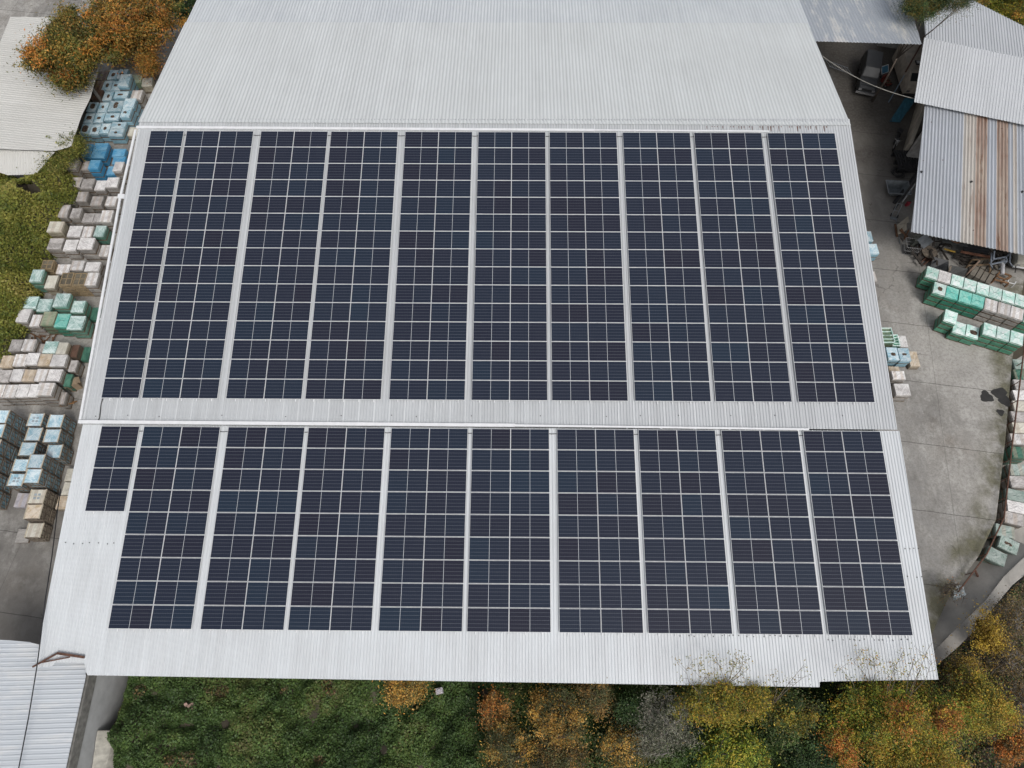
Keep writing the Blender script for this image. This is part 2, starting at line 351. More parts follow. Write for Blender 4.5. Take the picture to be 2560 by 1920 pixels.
def corrugated(name, fr, poly, pitch, amp, mat, parent, prof=TRAP, lap=5, thick=.02, mats=None, seg=1):
    """ribbed sheet filling a polygon of the frame's own (x, y); ribs run along y"""
    x0, x1 = min(p[0] for p in poly), max(p[0] for p in poly)
    vs, fs, mi = [], [], []; prev = None; k = math.floor(x0 / pitch) - 1
    xs = []
    while k * pitch < x1:
        for a, h in prof:
            x = (k + a) * pitch
            if x0 < x < x1: xs.append((x, h * amp + (.006 if lap and (k // lap) % 2 else 0)))
        k += 1
    xs = [(x0 + 1e-4, 0)] + xs + [(x1 - 1e-4, 0)]
    for x, h in xs:
        y = clipx(poly, x)
        if not y or y[1] - y[0] < 1e-3: prev = None; continue
        b = len(vs)
        for j in range(seg + 1): vs.append((x, y[0] + (y[1] - y[0]) * j / seg, h))
        if prev is not None:
            for j in range(seg):
                fs.append((prev + j, b + j, b + j + 1, prev + j + 1)); mi.append(mats(x) if mats else 0)
        prev = b
    mb = MB(); mb.add(vs, fs); me = bpy.data.meshes.new(name); me.from_pydata(mb.v, [], mb.f)
    for m in (mat if isinstance(mat, list) else [mat]): me.materials.append(m)
    me.polygons.foreach_set('material_index', mi); me.update()
    o = link(name, me, parent, fr.mat(0, 0))
    s = o.modifiers.new('thickness', 'SOLIDIFY'); s.thickness = thick; s.offset = -1
    return o
def vnoise(x, y, sc, seed=0):
    x = np.asarray(x) * sc; y = np.asarray(y) * sc
    xi, yi = np.floor(x).astype(int), np.floor(y).astype(int); fx, fy = x - xi, y - yi
    fx = fx * fx * (3 - 2 * fx); fy = fy * fy * (3 - 2 * fy)
    def h(a, b):
        n = (a * 374761393 + b * 668265263 + seed * 1442695041) & 0x7fffffff
        n = ((n ^ (n >> 13)) * 1274126177) & 0x7fffffff
        return ((n ^ (n >> 16)) & 0xffff) / 65535.0
    return (h(xi, yi) * (1 - fx) + h(xi + 1, yi) * fx) * (1 - fy) + (h(xi, yi + 1) * (1 - fx) + h(xi + 1, yi + 1) * fx) * fy
def leafmesh(name, P, size, C, parent=None, aspect=.5, upbias=.6, mat=None):
    """many small leaf-shaped faces at points P, each with its own tint"""
    n = len(P); size = np.broadcast_to(np.asarray(size, float), (n,))
    nrm = RNG.normal(size=(n, 3)); nrm[:, 2] = np.abs(nrm[:, 2]) + upbias; nrm /= np.linalg.norm(nrm, axis=1)[:, None]
    a = np.cross(nrm, RNG.normal(size=(n, 3))); a /= np.linalg.norm(a, axis=1)[:, None]; b = np.cross(nrm, a)
    L = (a * size[:, None]); W = (b * size[:, None] * aspect)
    droop = np.zeros((n, 3)); droop[:, 2] = -.25 * size
    V = np.stack([P - L * .5, P - L * .05 + W * .5, P + L * .5 + droop * .5, P - L * .05 - W * .5], 1).astype(np.float32)
    me = bpy.data.meshes.new(name); me.vertices.add(4 * n); me.vertices.foreach_set('co', V.ravel())
    me.loops.add(4 * n); me.loops.foreach_set('vertex_index', np.arange(4 * n, dtype=np.int32))
    me.polygons.add(n); me.polygons.foreach_set('loop_start', np.arange(0, 4 * n, 4, dtype=np.int32))
    me.update(calc_edges=True)
    at = me.attributes.new('tint', 'FLOAT_COLOR', 'FACE')
    at.data.foreach_set('color', np.concatenate([np.clip(C, 0, 1), np.ones((n, 1))], 1).astype(np.float32).ravel())
    me.materials.append(mat or M_LEAF)
    return link(name, me, parent)

def link(name, me, parent=None, mw=None):      # mw is a world matrix
    o = bpy.data.objects.new(name, me); COL.objects.link(o)
    if parent: o.parent = parent
    if mw is not None: o.matrix_local = (local(parent) @ mw) if parent else mw
    return o
# ------------------------------------------------------------------ ground
E0 = [(2620, 300), (2600, 520), (2560, 700), (2530, 905), (2512, 1110), (2490, 1300), (2447, 1390), (2372, 1492), (2330, 1585)]
edge = [g(x, y, 0) for x, y in E0]
TR = -1.7
mb = MB(); mb.add([(-260, -160, TR), (260, -160, TR), (260, 340, TR), (-260, 340, TR)], [(0, 1, 2, 3)])
struct(mb.build('ground', M_SOIL))
front_y = g(1280, 1690, 5.0).y + .9
poly = [(-90, -40), (-29.5, -40), (-27.5, front_y), (g(2330, 1640, 0).x - .8, front_y)] + [(p.x, p.y) for p in edge[::-1]] + [(70, 130), (-90, 130)]
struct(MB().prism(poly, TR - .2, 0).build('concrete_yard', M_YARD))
# dark wet patches by the rail
mb = MB()
for cx, cy, r in ((2466, 992, .47), (2500, 985, .55), (2512, 1003, .42), (2501, 1031, .27)):
    c = g(cx, cy, 0); n = 26
    mb.add([(c.x + r * (1 + .18 * math.sin(3 * a + cx) + .1 * math.sin(7 * a)) * math.cos(a), c.y + r * (1 + .18 * math.sin(3 * a + cx)) * math.sin(a), .008 + .0007 * (cx % 5)) for a in [2 * math.pi * i / n for i in range(n)]], [tuple(range(n))])
struct(mb.build('wet_patch', simple('wet_concrete', (.035, .033, .03), .35)))
# mossy fringe along the yard edge
mm, t_, b_ = newmat('moss_film'); mv = coords(t_)
na = noise(t_, mv, .55, 5, .65); tc_ = nd(t_, 'ShaderNodeUVMap'); su = nd(t_, 'ShaderNodeSeparateXYZ'); t_.links.new(tc_.outputs[0], su.inputs[0])
al = math_(t_, 'MULTIPLY', math_(t_, 'SUBTRACT', na, .40), 4.0); al = math_(t_, 'MULTIPLY', al, math_(t_, 'SUBTRACT', 1.0, su.outputs[0])); cl_ = nd(t_, 'ShaderNodeClamp'); cl_.inputs['Max'].default_value = .55; t_.links.new(al, cl_.inputs[0]); t_.links.new(cl_.outputs[0], b_.inputs['Alpha'])
t_.links.new(ramp(t_, noise(t_, mv, 3.0, 5), [(.3, (.12, .115, .06)), (.7, (.20, .19, .10))]), b_.inputs['Base Color']); b_.inputs['Roughness'].default_value = .95
vs, fs, uv = [], [], []
for i, p_ in enumerate(edge[2:]):
    q_ = edge[2:][min(i + 1, len(edge) - 3)]; q0 = edge[2:][max(i - 1, 0)]; d_ = (q_ - q0).normalized(); n_ = Vector((d_.y, -d_.x, 0)); n_ = n_ if n_.x < 0 else -n_
    vs += [(p_.x, p_.y, .004), tuple(p_ + n_ * 2.1 + Vector((0, 0, .004)))]; uv += [0, 1]
    if i: fs.append((2 * i - 2, 2 * i - 1, 2 * i + 1, 2 * i))
me_ = bpy.data.meshes.new('moss'); me_.from_pydata(vs, [], fs); ul = me_.uv_layers.new(name='UVMap')
for l_ in me_.loops: ul.data[l_.index].uv = (uv[l_.vertex_index], 0)
me_.materials.append(mm); o = bpy.data.objects.new('moss', me_); COL.objects.link(o); struct(o)

# ------------------------------------------------------------------ warehouse
UF = Frame((-25.824, 38.799, 10.587), (1, -.0081, .0033), (.0074, .9871, .1597), (-.0046, -.1597, .9872))
LF = Frame((-25.553, 17.331, 7.227), (1, -.0087, .0033), (.0082, .9905, .1371), (-.0045, -.1370, .9906))
KL = 1.0056          # the lower slope sits a hand's breadth under the edge of the upper one
LF.O = Vector((0, 0, H)) + (LF.O - Vector((0, 0, H))) * KL
UR, LR = UF.up(-.15), LF.up(-.15)
house = thing('warehouse', 'long white metal-roofed warehouse carrying the solar arrays on two stepped front slopes', 'warehouse', (0, 20, 0))
ph = lambda fr, pts: [fr.hit(*p) for p in pts]
up_ = ph(UR, [(344, 318), (2127, 318), (2246, 1074), (199, 1060)])
up_[0] = (up_[0][0], up_[0][1] + .7); up_[1] = (up_[1][0], up_[1][1] + .7)
corrugated('middle_roof', UR, up_, .19, .036, M_ROOF_U, house, seg=4)
lo_ = ph(LR, [(207, 1061), (2248, 1077.5), (2346, 1699), (2049, 1704), (2048, 1718), (217, 1688), (211, 1657), (134, 1656), (131, 1666), (84, 1668)])
corrugated('lower_roof', LR, lo_, .18, .036, M_ROOF_L, house, seg=4)
# back slope, dropping away behind the ridge
a, b = UR.up(.11).hit(345, 305), UR.up(.11).hit(2127, 313)
P1, P2 = UR.up(.11).pt(*a), UR.up(.11).pt(*b)
BF = frame(P1, P2 - P1, ray(1307, -1692))
corrugated('back_roof', BF, ph(BF, [(345, 305), (2127, 313), (2019, 58), (463, 56)]), .262, .036, M_ROOF_B, house, prof=SINE, lap=0, seg=4)
B2 = BF.up(-.1)
corrugated('rear_roof', B2, ph(B2, [(461, 66), (2027, 70), (1938, -150), (564, -150)]), .262, .04, M_ROOF_B2, house, prof=SINE, lap=0, seg=4)
ridge = MB(); ridge.bar(P1 + Vector((.3, .5, -.2)), P2 + Vector((-.3, .5, -.2)), .12, .16)
wpart(ridge, 'ridge_purlin', M_DARK, house)
def wallbetween(pts, th, inward, name, mat, parent, z0=0):
    mb = MB()
    for a, b in zip(pts, pts[1:]):
        n = Vector(inward) * th
        mb.add([(a.x, a.y, z0), (b.x, b.y, z0), (b.x + n.x, b.y + n.y, z0), (a.x + n.x, a.y + n.y, z0), a, b, b + n, a + n],
               [(3, 2, 1, 0), (4, 5, 6, 7), (0, 1, 5, 4), (1, 2, 6, 5), (2, 3, 7, 6), (3, 0, 4, 7)])
    return wpart(mb, name, mat, parent)
def under(fr, x, y, dx, dy=0): 
    p = fr.pt(*fr.hit(x, y)); return Vector((p.x + dx, p.y + dy, p.z - .22 - max(0, dx * 0)))
lw = [under(LR, 90, 1660, .9, 1.2), under(LR, 205, 1070, .9), under(UR, 200, 1056, .9), under(UR, 345, 318, .9), under(B2, 461, 66, 1.2), under(B2, 564, -150, 1.2)]
rw = [under(LR, 2345, 1696, -1.1, 1.2), under(LR, 2248, 1080, -1.1), under(UR, 2246, 1070, -1.1), under(UR, 2127, 318, -1.1), under(B2, 2027, 70, -1.2), under(B2, 1938, -150, -1.2)]
for l in (lw, rw): l[3].z -= .15; l[4].z -= .1; l[5].z -= .1
wallbetween(lw, .25, (1, 0, 0), 'side_wall', M_WALL, house); wallbetween(rw, .25, (-1, 0, 0), 'side_wall', M_WALL, house)
fa, fb = lw[0].copy(), rw[0].copy()
fz = min(fa.z, fb.z) - .12
mb = MB(); mb.prism([(fa.x, fa.y), (fb.x, fb.y), (fb.x, fb.y + .25), (fa.x, fa.y + .25)], -.5, fz); wpart(mb, 'front_wall', M_WALL, house)
# streaks of rust under the ridge lap, at the right end
mb = MB()
for i in range(34):
    px = 1770 + i * 9.3 + random.uniform(-1.5, 1.5)
    if random.random() < .12: continue
    x, y = UR.hit(px, 315.5); k = math.floor(x / .19); x = (k + .28) * .19; ln = random.uniform(.10, .55) * (1 if px > 1880 else .65)
    wd = random.uniform(.05, .10)
    mb.add([UR.pt(x - wd / 2, y, .010), UR.pt(x - wd * .3, y - ln, .010), UR.pt(x + wd * .2, y - ln * .85, .010), UR.pt(x + wd / 2, y, .010)], [(0, 1, 2, 3)])
wpart(mb, 'rust_streaks', M_RUST, house)
# screws and small marks on the sheets
mb = MB()
for fr, rows in ((LR, ((2262, 2303, 1373), (2268, 2310, 1443), (2070, 2290, 1600), (1700, 2000, 1590), (165, 300, 1358))), (UR, ((240, 2180, 1040),))):
    for xa, xb, y in rows:
        x = xa
        while x < xb:
            q = fr.hit(x, y + random.uniform(-2, 2)); mb.box(fr.pt(q[0], q[1], .04), (.05, .05, .03)); x += random.uniform(9, 26) if fr is LR else random.uniform(60, 180)
wpart(mb, 'roof_screws', M_DARK, house)

# ------------------------------------------------------------------ solar arrays
PW, PH, GX, PY = 2.384, 1.303, .02, 1.3267
lip = .015
cells = MB().box((0, 0, -.017), (PW - 2 * lip, PH - 2 * lip, .033)).mesh('cells', M_PANEL)
fm = MB()
for sx in (-1, 1): fm.box((sx * (PW - lip) / 2, 0, -.016), (lip, PH, .038))
for sy in (-1, 1): fm.box((0, sy * (PH - lip) / 2, -.016), (PW - 2 * lip, lip, .038))
frame_me = fm.mesh('frame', M_ALU)
def array(fr, x0, ncol, nrow, label, group, link_to=None, PY=PY):
    arr = thing('solar_array', label, 'solar array', mw=fr.mat(x0, -nrow * PY, -.15), group=group)
    for r in range(nrow):
        for c in range(ncol):
            m = fr.mat(x0 + c * (PW + GX) + PW / 2, -r * PY - PY / 2, random.uniform(-.002, .002))
            p = link('solar_panel', cells, arr, m)
            f = link('frame', frame_me, p); f.matrix_local = Matrix.Identity(4)
    n = 3 if ncol == 1 else 5; wd = ncol * PW + (ncol - 1) * GX
    for i in range(n):
        x = x0 + wd * (i + .5) / n; x = (math.floor(x / .19) + .77) * .19
        mb = MB().bar(fr.pt(x, -nrow * PY - .13, -.078), fr.pt(x, .05, -.078), .04, .07, fr.N)
        wpart(mb, 'rail', M_ALU, arr)
    if link_to is not None:
        xa = x0 + wd - .15; ya = -.28
        mb = MB().tube([fr.pt(xa, ya, -.07), fr.pt((xa + link_to) / 2, ya - .03, -.085), fr.pt(link_to + .15, ya, -.07)], .022)
        wpart(mb, 'link_cable', M_DARK, arr)
UX = [0, 2.583, 7.906, 12.918, 18.212, 23.42, 28.483, 33.699, 38.767, 43.967]
LX = [v * KL + .006 * min(i, 1) for i, v in enumerate((0, 2.64, 7.906, 12.9, 18.055, 23.087, 28.331, 33.363, 38.499, 43.542))]
ORD = ['first', 'second', 'third', 'fourth', 'fifth', 'sixth', 'seventh', 'eighth', 'ninth', 'tenth', 'eleventh', 'twelfth']
for fr, X, nr, nm in ((UF, UX, 15, 'upper'), (LF, LX, 9, 'lower')):
    for i, x in enumerate(X):
        nxt = X[i + 1] if i < 9 else None
        if i == 0: lab = f'single-column dark blue solar array at the left end of the {nm} roof slope' if nm == 'upper' else 'short single-column solar array of four panels at the left of the lower roof slope'
        elif i == 9: lab = f'rightmost two-column dark blue solar array on the {nm} roof slope'
        else: lab = f'two-column dark blue solar array, {ORD[i]} strip from the left on the {nm} roof slope'
        array(fr, x, 1 if i == 0 else 2, 4 if (i == 0 and nm == 'lower') else nr, lab, f'solar arrays on the {nm} roof slope', nxt, PY * (1 if nm == 'upper' else KL))
def tray(label, pts, fr, z=.05):
    q = [fr.hit(x, y) for x, y, _ in pts]; c = fr.pt(*q[0], z)
    t = thing('cable_tray', label, 'cable tray', c, 0, 'white cable trays on the roof')
    body, lid, feet = MB(), MB(), MB()
    for (a, b, p) in zip(q, q[1:], pts):
        wd = p[2]
        body.bar(fr.pt(*a, z + .05), fr.pt(*b, z + .05), wd, .09, fr.N)
        lid.bar(fr.pt(*a, z + .10), fr.pt(*b, z + .10), wd + .02, .012, fr.N)
        n = max(2, int(math.dist(a, b) / 2.2))
        for i in range(n + 1):
            f = (i + .3) / (n + .6); feet.box(fr.pt(a[0] + (b[0] - a[0]) * f, a[1] + (b[1] - a[1]) * f, z - .03), (.12, .12, .07), m=fr.mat(0, 0).to_3x3())
    wpart(body, 'channel', M_WHITE, t); wpart(lid, 'lid', M_WHITE, t); wpart(feet, 'bracket', M_ALU, t)
tray('white cable tray running along the top of the upper solar arrays', [(343, 320.5, .17), (1486, 328, .09), (1921, 331, .09)], UR)
tray('white cable tray running down the left edge of the upper roof slope', [(341, 327, .13), (302, 500, .13), (203, 1050, .13)], UR)
tray('white cable tray along the step between the upper and lower roof slopes', [(199, 1055.5, .19), (1287, 1064.5, .10), (2020, 1074.5, .10)], UR, .06)
c = UR.hit(305, 493)
mb = MB().box(UR.pt(*c, .1), (.45, .32, .12), m=UR.mat(0, 0).to_3x3()); o = mb.build('junction_box', M_WHITE)
tag(o, 'small white junction box sticking out past the left edge of the upper roof', 'junction box')
mb = MB().tube([UR.pt(*UR.hit(x, y), .05) for x, y in ((258, 997), (254, 1010), (250, 1045), (246, 1053))], .03)
tag(mb.build('cable', M_DARK), 'black cable from the leftmost upper solar array down to the cable tray', 'cable')

# ------------------------------------------------------------------ other roofs
cano = thing('open_canopy', 'galvanised canopy with pale flaking patches, its dark open front facing the yard', 'canopy', tuple(g(2170, 60, 0)))
CF = BF.up(-.12)
corrugated('canopy_roof', CF, ph(CF, [(2030, 103), (2304, 111), (2270, 0), (2225, -140), (1930, -140)]), .262, .045, M_CANOPY, cano, prof=SINE, lap=0)
mb = MB()
for px, py in ((2020, -40), (2255, -40)):
    p = CF.pt(*CF.hit(px, py)) + Vector((0, 4.5, -.75)); wpart(MB().bar((p.x, p.y, 0), p, .2), 'post', M_DARK, cano)
bw = [CF.pt(*CF.hit(x, y)) + Vector((0, 0, -.25)) for x, y in ((1945, -120), (2228, -120))]
wallbetween(bw, .2, (0, -1, 0), 'rear_wall', M_WALL, cano)

shed = thing('ridged_shed', 'grey ridged metal shed roof at the right edge, above the rusty-striped roof', 'shed', tuple(g(2400, 200, 0)))
RF = frame(g(2286, 255, 5.2), g(2560, 312, 5.2) - g(2286, 255, 5.2), g(2310, 94, 6.3) - g(2286, 255, 5.2))
corrugated('front_slope', RF, ph(RF, [(2286, 255), (2700, 341), (2700, 174), (2310, 94)]), .24, .03, M_SHED_R, shed, lap=4)
r0, r1 = RF.pt(*RF.hit(2310, 94)), RF.pt(*RF.hit(2560, 145))
RB = frame(r0 + Vector((0, 0, -.03)), r1 - r0, g(2430, 0, 5.4) - r0)
corrugated('back_slope', RB, ph(RB, [(2310, 95), (2310, 28), (2300, -6), (2430, 0), (2560, 66), (2700, 140), (2700, 175)]), .24, .045, M_SHED_R, shed, lap=0)
lwl = [Vector((p.x + .15, p.y, p.z - .3)) for p in (RF.pt(*RF.hit(2286, 250)), RF.pt(*RF.hit(2310, 96)))]
mb = MB()
for p_ in (lwl[0] + Vector((3.2, 1.2, -.1)), lwl[1] + Vector((3.2, -.5, -.1))): wpart(MB().bar((p_.x, p_.y, 0), p_, .2), 'post', M_DARK, shed)
bl = [RB.pt(*RB.hit(x_, y_)) + Vector((0, -.4, -.3)) for x_, y_ in ((2430, 2), (2690, 132))]
wallbetween([Vector((bl[0].x - 6, bl[0].y + 1.5, bl[0].z)), bl[0], bl[1]], .25, (0, -1, 0), 'rear_wall', M_WALL, shed)

M_RIB = [roofmetal('bluish_corrugated', (.53, .56, .60), (.30, .31, .32), .5, .5, .15, sheet=.75, spots=True),
         roofmetal('cream_corrugated', (.56, .54, .50), (.38, .31, .25), .7, .6, 0, rust=.4, streak=(7, .12, 1)),
         roofmetal('rusted_corrugated', (.48, .41, .34), (.19, .075, .05), 1.0, .75, 0, rust=.8, streak=(7.5, .28, 1))]
rust = thing('rust_striped_shed', 'open shed with a wavy corrugated roof striped by rusty sheets', 'shed', tuple(g(2420, 430, 0)))
XF = frame(g(2277, 580, 4.1), g(2560, 638, 4.1) - g(2277, 580, 4.1), g(2312, 262, 4.85) - g(2277, 580, 4.1))
xt = lambda px: XF.hit(px, 470)[0]
bands = [(xt(2405), 0), (xt(2437), 1), (xt(2467), 2), (xt(2490), 0), (xt(2521), 2), (xt(2532), 0), (xt(2542), 1), (1e9, 0)]
def band(x):
    for lim, k in bands:
        if x < lim: return k
corrugated('roof', XF, ph(XF, [(2277, 580), (2700, 667), (2700, 340), (2312, 262)]), .265, .085, M_RIB, rust, prof=SINE, lap=0, mats=band)
mb = MB(); mb2 = MB()
for px, py in ((2290, 575), (2420, 602), (2552, 629)):
    p = XF.pt(*XF.hit(px, py)); wpart(MB().bar((p.x + 1.6, p.y + 5.5, 0), (p.x + 1.6, p.y + 5.5, p.z + .5), .12), 'post', M_DARK, rust)
a, b = XF.pt(*XF.hit(2285, 572)), XF.pt(*XF.hit(2690, 655)); mb2.bar(a + Vector((0, .3, -.2)), b + Vector((0, .3, -.2)), .1, .16)
wpart(mb2, 'beam', M_DARK, rust)
a, b = g(2254, 388, 0), g(2290, 262, 0)
wallbetween([Vector((a.x, a.y, 1.3)), Vector((b.x, b.y, 3.6))], .3, (1, 0, 0), 'side_wall', simple('beige_render', (.52, .47, .39), .85, 0, .3, 1.2), rust)
c1, c2 = XF.pt(*XF.hit(2330, 300)), XF.pt(*XF.hit(2700, 345))
wallbetween([c1 + Vector((0, 0, -.25)), c2 + Vector((0, 0, -.25))], .25, (0, 1, 0), 'rear_wall', M_WALL, rust)
ls = thing('beige_shed', 'low shed with a beige corrugated metal roof partly under the orange tree', 'shed', tuple(g(60, 250, 0)))
SO = g(178, 365, 3.6); SF = frame(SO, g(236, 218, 3.6) - SO, g(0, 333, 4.3) - g(178, 352, 3.6))
corrugated('main_roof', SF, ph(SF, [(178, 366), (137, 378), (0, 372), (-90, 369), (-90, 215), (0, 106), (26, 42), (150, 44), (262, 128), (232, 222), (227, 243), (204, 290)]), .25, .03, M_SHED_L, ls, lap=3)
h0 = g(20, 438, 2.9); HF = frame(h0, g(90, 435, 2.9) - h0, g(30, 375, 3.75) - h0)
corrugated('hip_roof', HF, ph(HF, [(20, 438), (90, 436), (137, 380), (0, 374), (-90, 372), (-90, 402)]), .22, .03, M_SHED_L, ls, lap=0)
e = [SF.pt(*SF.hit(x, y)) for x, y in ((178, 366), (204, 290), (232, 222), (262, 130))]
wallbetween([Vector((p.x - 2.3, p.y, p.z - .1)) for p in e], .2, (-1, 0, 0), 'side_wall', simple('shed_block', (.16, .145, .12), .9), ls)

fs = thing('front_shed', 'pale blue-white ribbed roof building at the bottom left corner', 'building', tuple(g(60, 1800, 0)))
FO = g(165, 1920, 4.3); FF = frame(FO, g(215, 1690, 4.3) - FO, g(0, 1788, 4.75) - g(188, 1806, 4.3))
corrugated('roof', FF, ph(FF, [(215, 1690), (210, 1640), (60, 1602), (0, 1600), (-90, 1596), (-90, 2060), (135, 2060), (165, 1920)]), .25, .02, M_SHED_F, fs, lap=2)
p, q = FF.pt(*FF.hit(219, 1680)), FF.pt(*FF.hit(135, 2060)); FSP, FSQ = p.copy(), q.copy()
wallbetween([Vector((p.x, p.y + .8, 4.1)), Vector((q.x, q.y, 4.1))], .3, (-1, 0, 0), 'upper_wall_band', simple('old_plaster', (.21, .205, .19), .9, 0, .35), fs, 3.25)
wallbetween([Vector((p.x - .06, p.y + .8, 3.25)), Vector((q.x - .06, q.y, 3.25))], .3, (-1, 0, 0), 'side_wall', simple('pale_plaster', (.47, .475, .475), .9, 0, .12, 1.5), fs, -1.6)
mb = MB(); rr_ = random.Random(5); L1, L2 = [], []
for i in range(16):
    f = .40 + i * .043; c = Vector((FSP.x + (FSQ.x - FSP.x) * f, FSP.y + (FSQ.y - FSP.y) * f, 0)); w_ = .55 + .06 * math.sin(i * .7) + rr_.uniform(-.03, .03)
    L1.append((c, w_, 1.95 - .03 * i + rr_.uniform(-.05, .05)))
for i in range(15):
    (c0, w0, h0_), (c1, w1, h1_) = L1[i], L1[i + 1]; x0 = Vector((.02, 0, 0))
    P_ = [c0 + x0, c0 + Vector((w0 + .35, 0, 0)), c0 + Vector((w0, 0, h0_ * .62)), c0 + Vector((.02, 0, h0_))]; Q_ = [c1 + x0, c1 + Vector((w1 + .35, 0, 0)), c1 + Vector((w1, 0, h1_ * .62)), c1 + Vector((.02, 0, h1_))]
    mb.add(P_ + Q_, [(0, 4, 5, 1), (1, 5, 6, 2), (2, 6, 7, 3), (3, 7, 4, 0)] + ([(0, 1, 2, 3)] if i == 0 else []) + ([(7, 6, 5, 4)] if i == 14 else []))
o = mb.build('rubble_base', simple('rubble_stone', (.46, .44, .385), .95, 0, .25, 3), None)
bv = o.modifiers.new('worn', 'BEVEL'); bv.width = .06; bv.segments = 2; bv.limit_method = 'ANGLE'
tag(o, 'rough pale stone footing beside the wall of the bottom left building', 'stone footing')

# curved retaining wall and the sunken strip
path = [(2600, 1380), (2565, 1412), (2520, 1452), (2478, 1505), (2432, 1556), (2385, 1602), (2340, 1645), (2290, 1690)]
pts = [g(x, y, .4) for x, y in path]
mb = MB(); L_, R_ = [], []
for i, p in enumerate(pts):
    d = (pts[min(i + 1, len(pts) - 1)] - pts[max(i - 1, 0)]).normalized(); n = Vector((-d.y, d.x, 0)) * (.36 + .05 * math.sin(i * 1.7)); L_.append(p + n); R_.append(p - n)
mb.prism([(p.x, p.y) for p in L_ + R_[::-1]], TR - .2, .4)
o = mb.build('retaining_wall', M_CONC); tag(o, 'curved pale concrete retaining wall at the lower right', 'retaining wall')
bv = o.modifiers.new('worn', 'BEVEL'); bv.width = .04; bv.segments = 2
mb = MB()
for i in range(len(R_) - 1):
    n0, n1 = (R_[i] - L_[i]).normalized(), (R_[i + 1] - L_[i + 1]).normalized()
    a_, b_ = R_[i] + Vector((0, 0, -.12)), R_[i + 1] + Vector((0, 0, -.12)); mb.add([a_, b_, b_ + n1 * 1.25 + Vector((0, 0, -1.2)), a_ + n0 * 1.25 + Vector((0, 0, -1.2)), b_ + n1 * 2.1 + Vector((0, 0, -1.9)), a_ + n0 * 2.1 + Vector((0, 0, -1.9))], [(0, 1, 2, 3), (3, 2, 4, 5)])
struct(mb.build('bank', M_CONC))
cf = [g(x, y, TR + .01) for x, y in ((2700, 800), (2530, 905), (2512, 1110), (2490, 1300), (2447, 1390), (2372, 1492), (2310, 1600), (2340, 1680), (2440, 1600), (2700, 1330))]
struct(MB().prism([(p.x, p.y) for p in cf], TR - .1, TR + .012).build('sunken_strip', M_CONC))

# ------------------------------------------------------------------ pallet loads
def loadmesh(i, slump):
    rr = random.Random(100 + i + slump * 50)
    bm = bmesh.new(); bmesh.ops.create_cube(bm, size=1); bmesh.ops.translate(bm, verts=bm.verts, vec=(0, 0, .5))
    bmesh.ops.bevel(bm, geom=bm.edges[:], offset=.035 + .05 * slump, segments=2 if slump else 1, affect='EDGES', profile=.6)
    bmesh.ops.subdivide_edges(bm, edges=[e for e in bm.edges if e.calc_length() > .4], cuts=3, use_grid_fill=True)
    amp = .011 + .032 * slump
    for v in bm.verts:
        v.co.x += rr.uniform(-amp, amp) * .6; v.co.y += rr.uniform(-amp, amp) * .6
        if v.co.z > .05: v.co.z += rr.uniform(-amp, amp * .3) * (1.3 if v.co.z > .8 else .5)
        v.co.x = max(-.5, min(.5, v.co.x)); v.co.y = max(-.5, min(.5, v.co.y)); v.co.z = max(0, min(1, v.co.z))
    me = bpy.data.meshes.new('wrapped_load'); bm.to_mesh(me); bm.free()
    me.polygons.foreach_set('use_smooth', [bool(slump)] * len(me.polygons)); return me
LOADS = [[loadmesh(i, s) for i in range(4)] for s in (0, 1)]
def capmesh(i):
    """cover sheet: creased towards its middle, edges turned down over the load"""
    rr = random.Random(i); n = 8; vs, fs = [], []
    for j in range(n + 1):
        for k in range(n + 1):
            x, y = -.5 + k / n, -.5 + j / n; d = max(abs(x), abs(y)) * 2
            z = .004 + .02 * rr.random() * (1 - d * .7) + (.018 if abs(abs(x) - abs(y)) < .07 else 0) * (1 - d * .8)
            if d > .99: z = -.10 - .05 * rr.random()
            m = 1.012 if d > .99 else (.995 if d > .7 else 1)
            vs.append((x * m, y * m, z))
    for j in range(n):
        for k in range(n): a = j * (n + 1) + k; fs.append((a, a + 1, a + n + 2, a + n + 1))
    # keep the second ring out at the rim so that the fold is crisp
    for j in (1, n - 1):
        for k in range(n + 1):
            a = j * (n + 1) + k; vs[a] = (vs[a][0], math.copysign(.485, vs[a][1]), vs[a][2] if 0 < k < n else -.09)
    for k in (1, n - 1):
        for j in range(n + 1):
            a = j * (n + 1) + k; vs[a] = (math.copysign(.485, vs[a][0]), vs[a][1], vs[a][2] if 0 < j < n else -.09)
    me = bpy.data.meshes.new('top_sheet'); me.from_pydata(vs, [], fs); me.update(); return me
CAPS = [capmesh(i) for i in range(5)]
def tornmesh(i):
    rr = random.Random(40 + i); mb = MB(); n = 14
    sg = lambda c: math.copysign(abs(c) ** .55, c); ex, ey = rr.uniform(.20, .34), rr.uniform(.20, .34)
    ring = [(ex * rr.uniform(.86, 1.08) * sg(math.cos(6.283 * k / n)), ey * rr.uniform(.86, 1.08) * sg(math.sin(6.283 * k / n)), .032) for k in range(n)]
    mb.add(ring + [(p[0], p[1], -.02) for p in ring], [tuple(range(n))] + [(k, n + k, n + (k + 1) % n, (k + 1) % n) for k in range(n)])
    for k in range(9):
        mb.box((rr.uniform(-.11, .11), rr.uniform(-.11, .11), .045), (.09, .14, .03 + .02 * rr.random()), rr.uniform(-.4, .4))
    return mb.mesh('torn_opening', None)
TORN = [tornmesh(i) for i in range(9)]
def palletmesh():
    mb = MB()
    for i in range(5): mb.box((0, -.42 + .21 * i, .108), (1.0, .15, .02))
    for x in (-.44, 0, .44): mb.box((x, 0, .054), (.10, .98, .088))
    for i in (-.42, 0, .42): mb.box((0, i, .006), (1.0, .12, .012))
    return mb.mesh('pallet', M_WOOD)
PALLET = palletmesh(); PHT = .118
_mc = {}
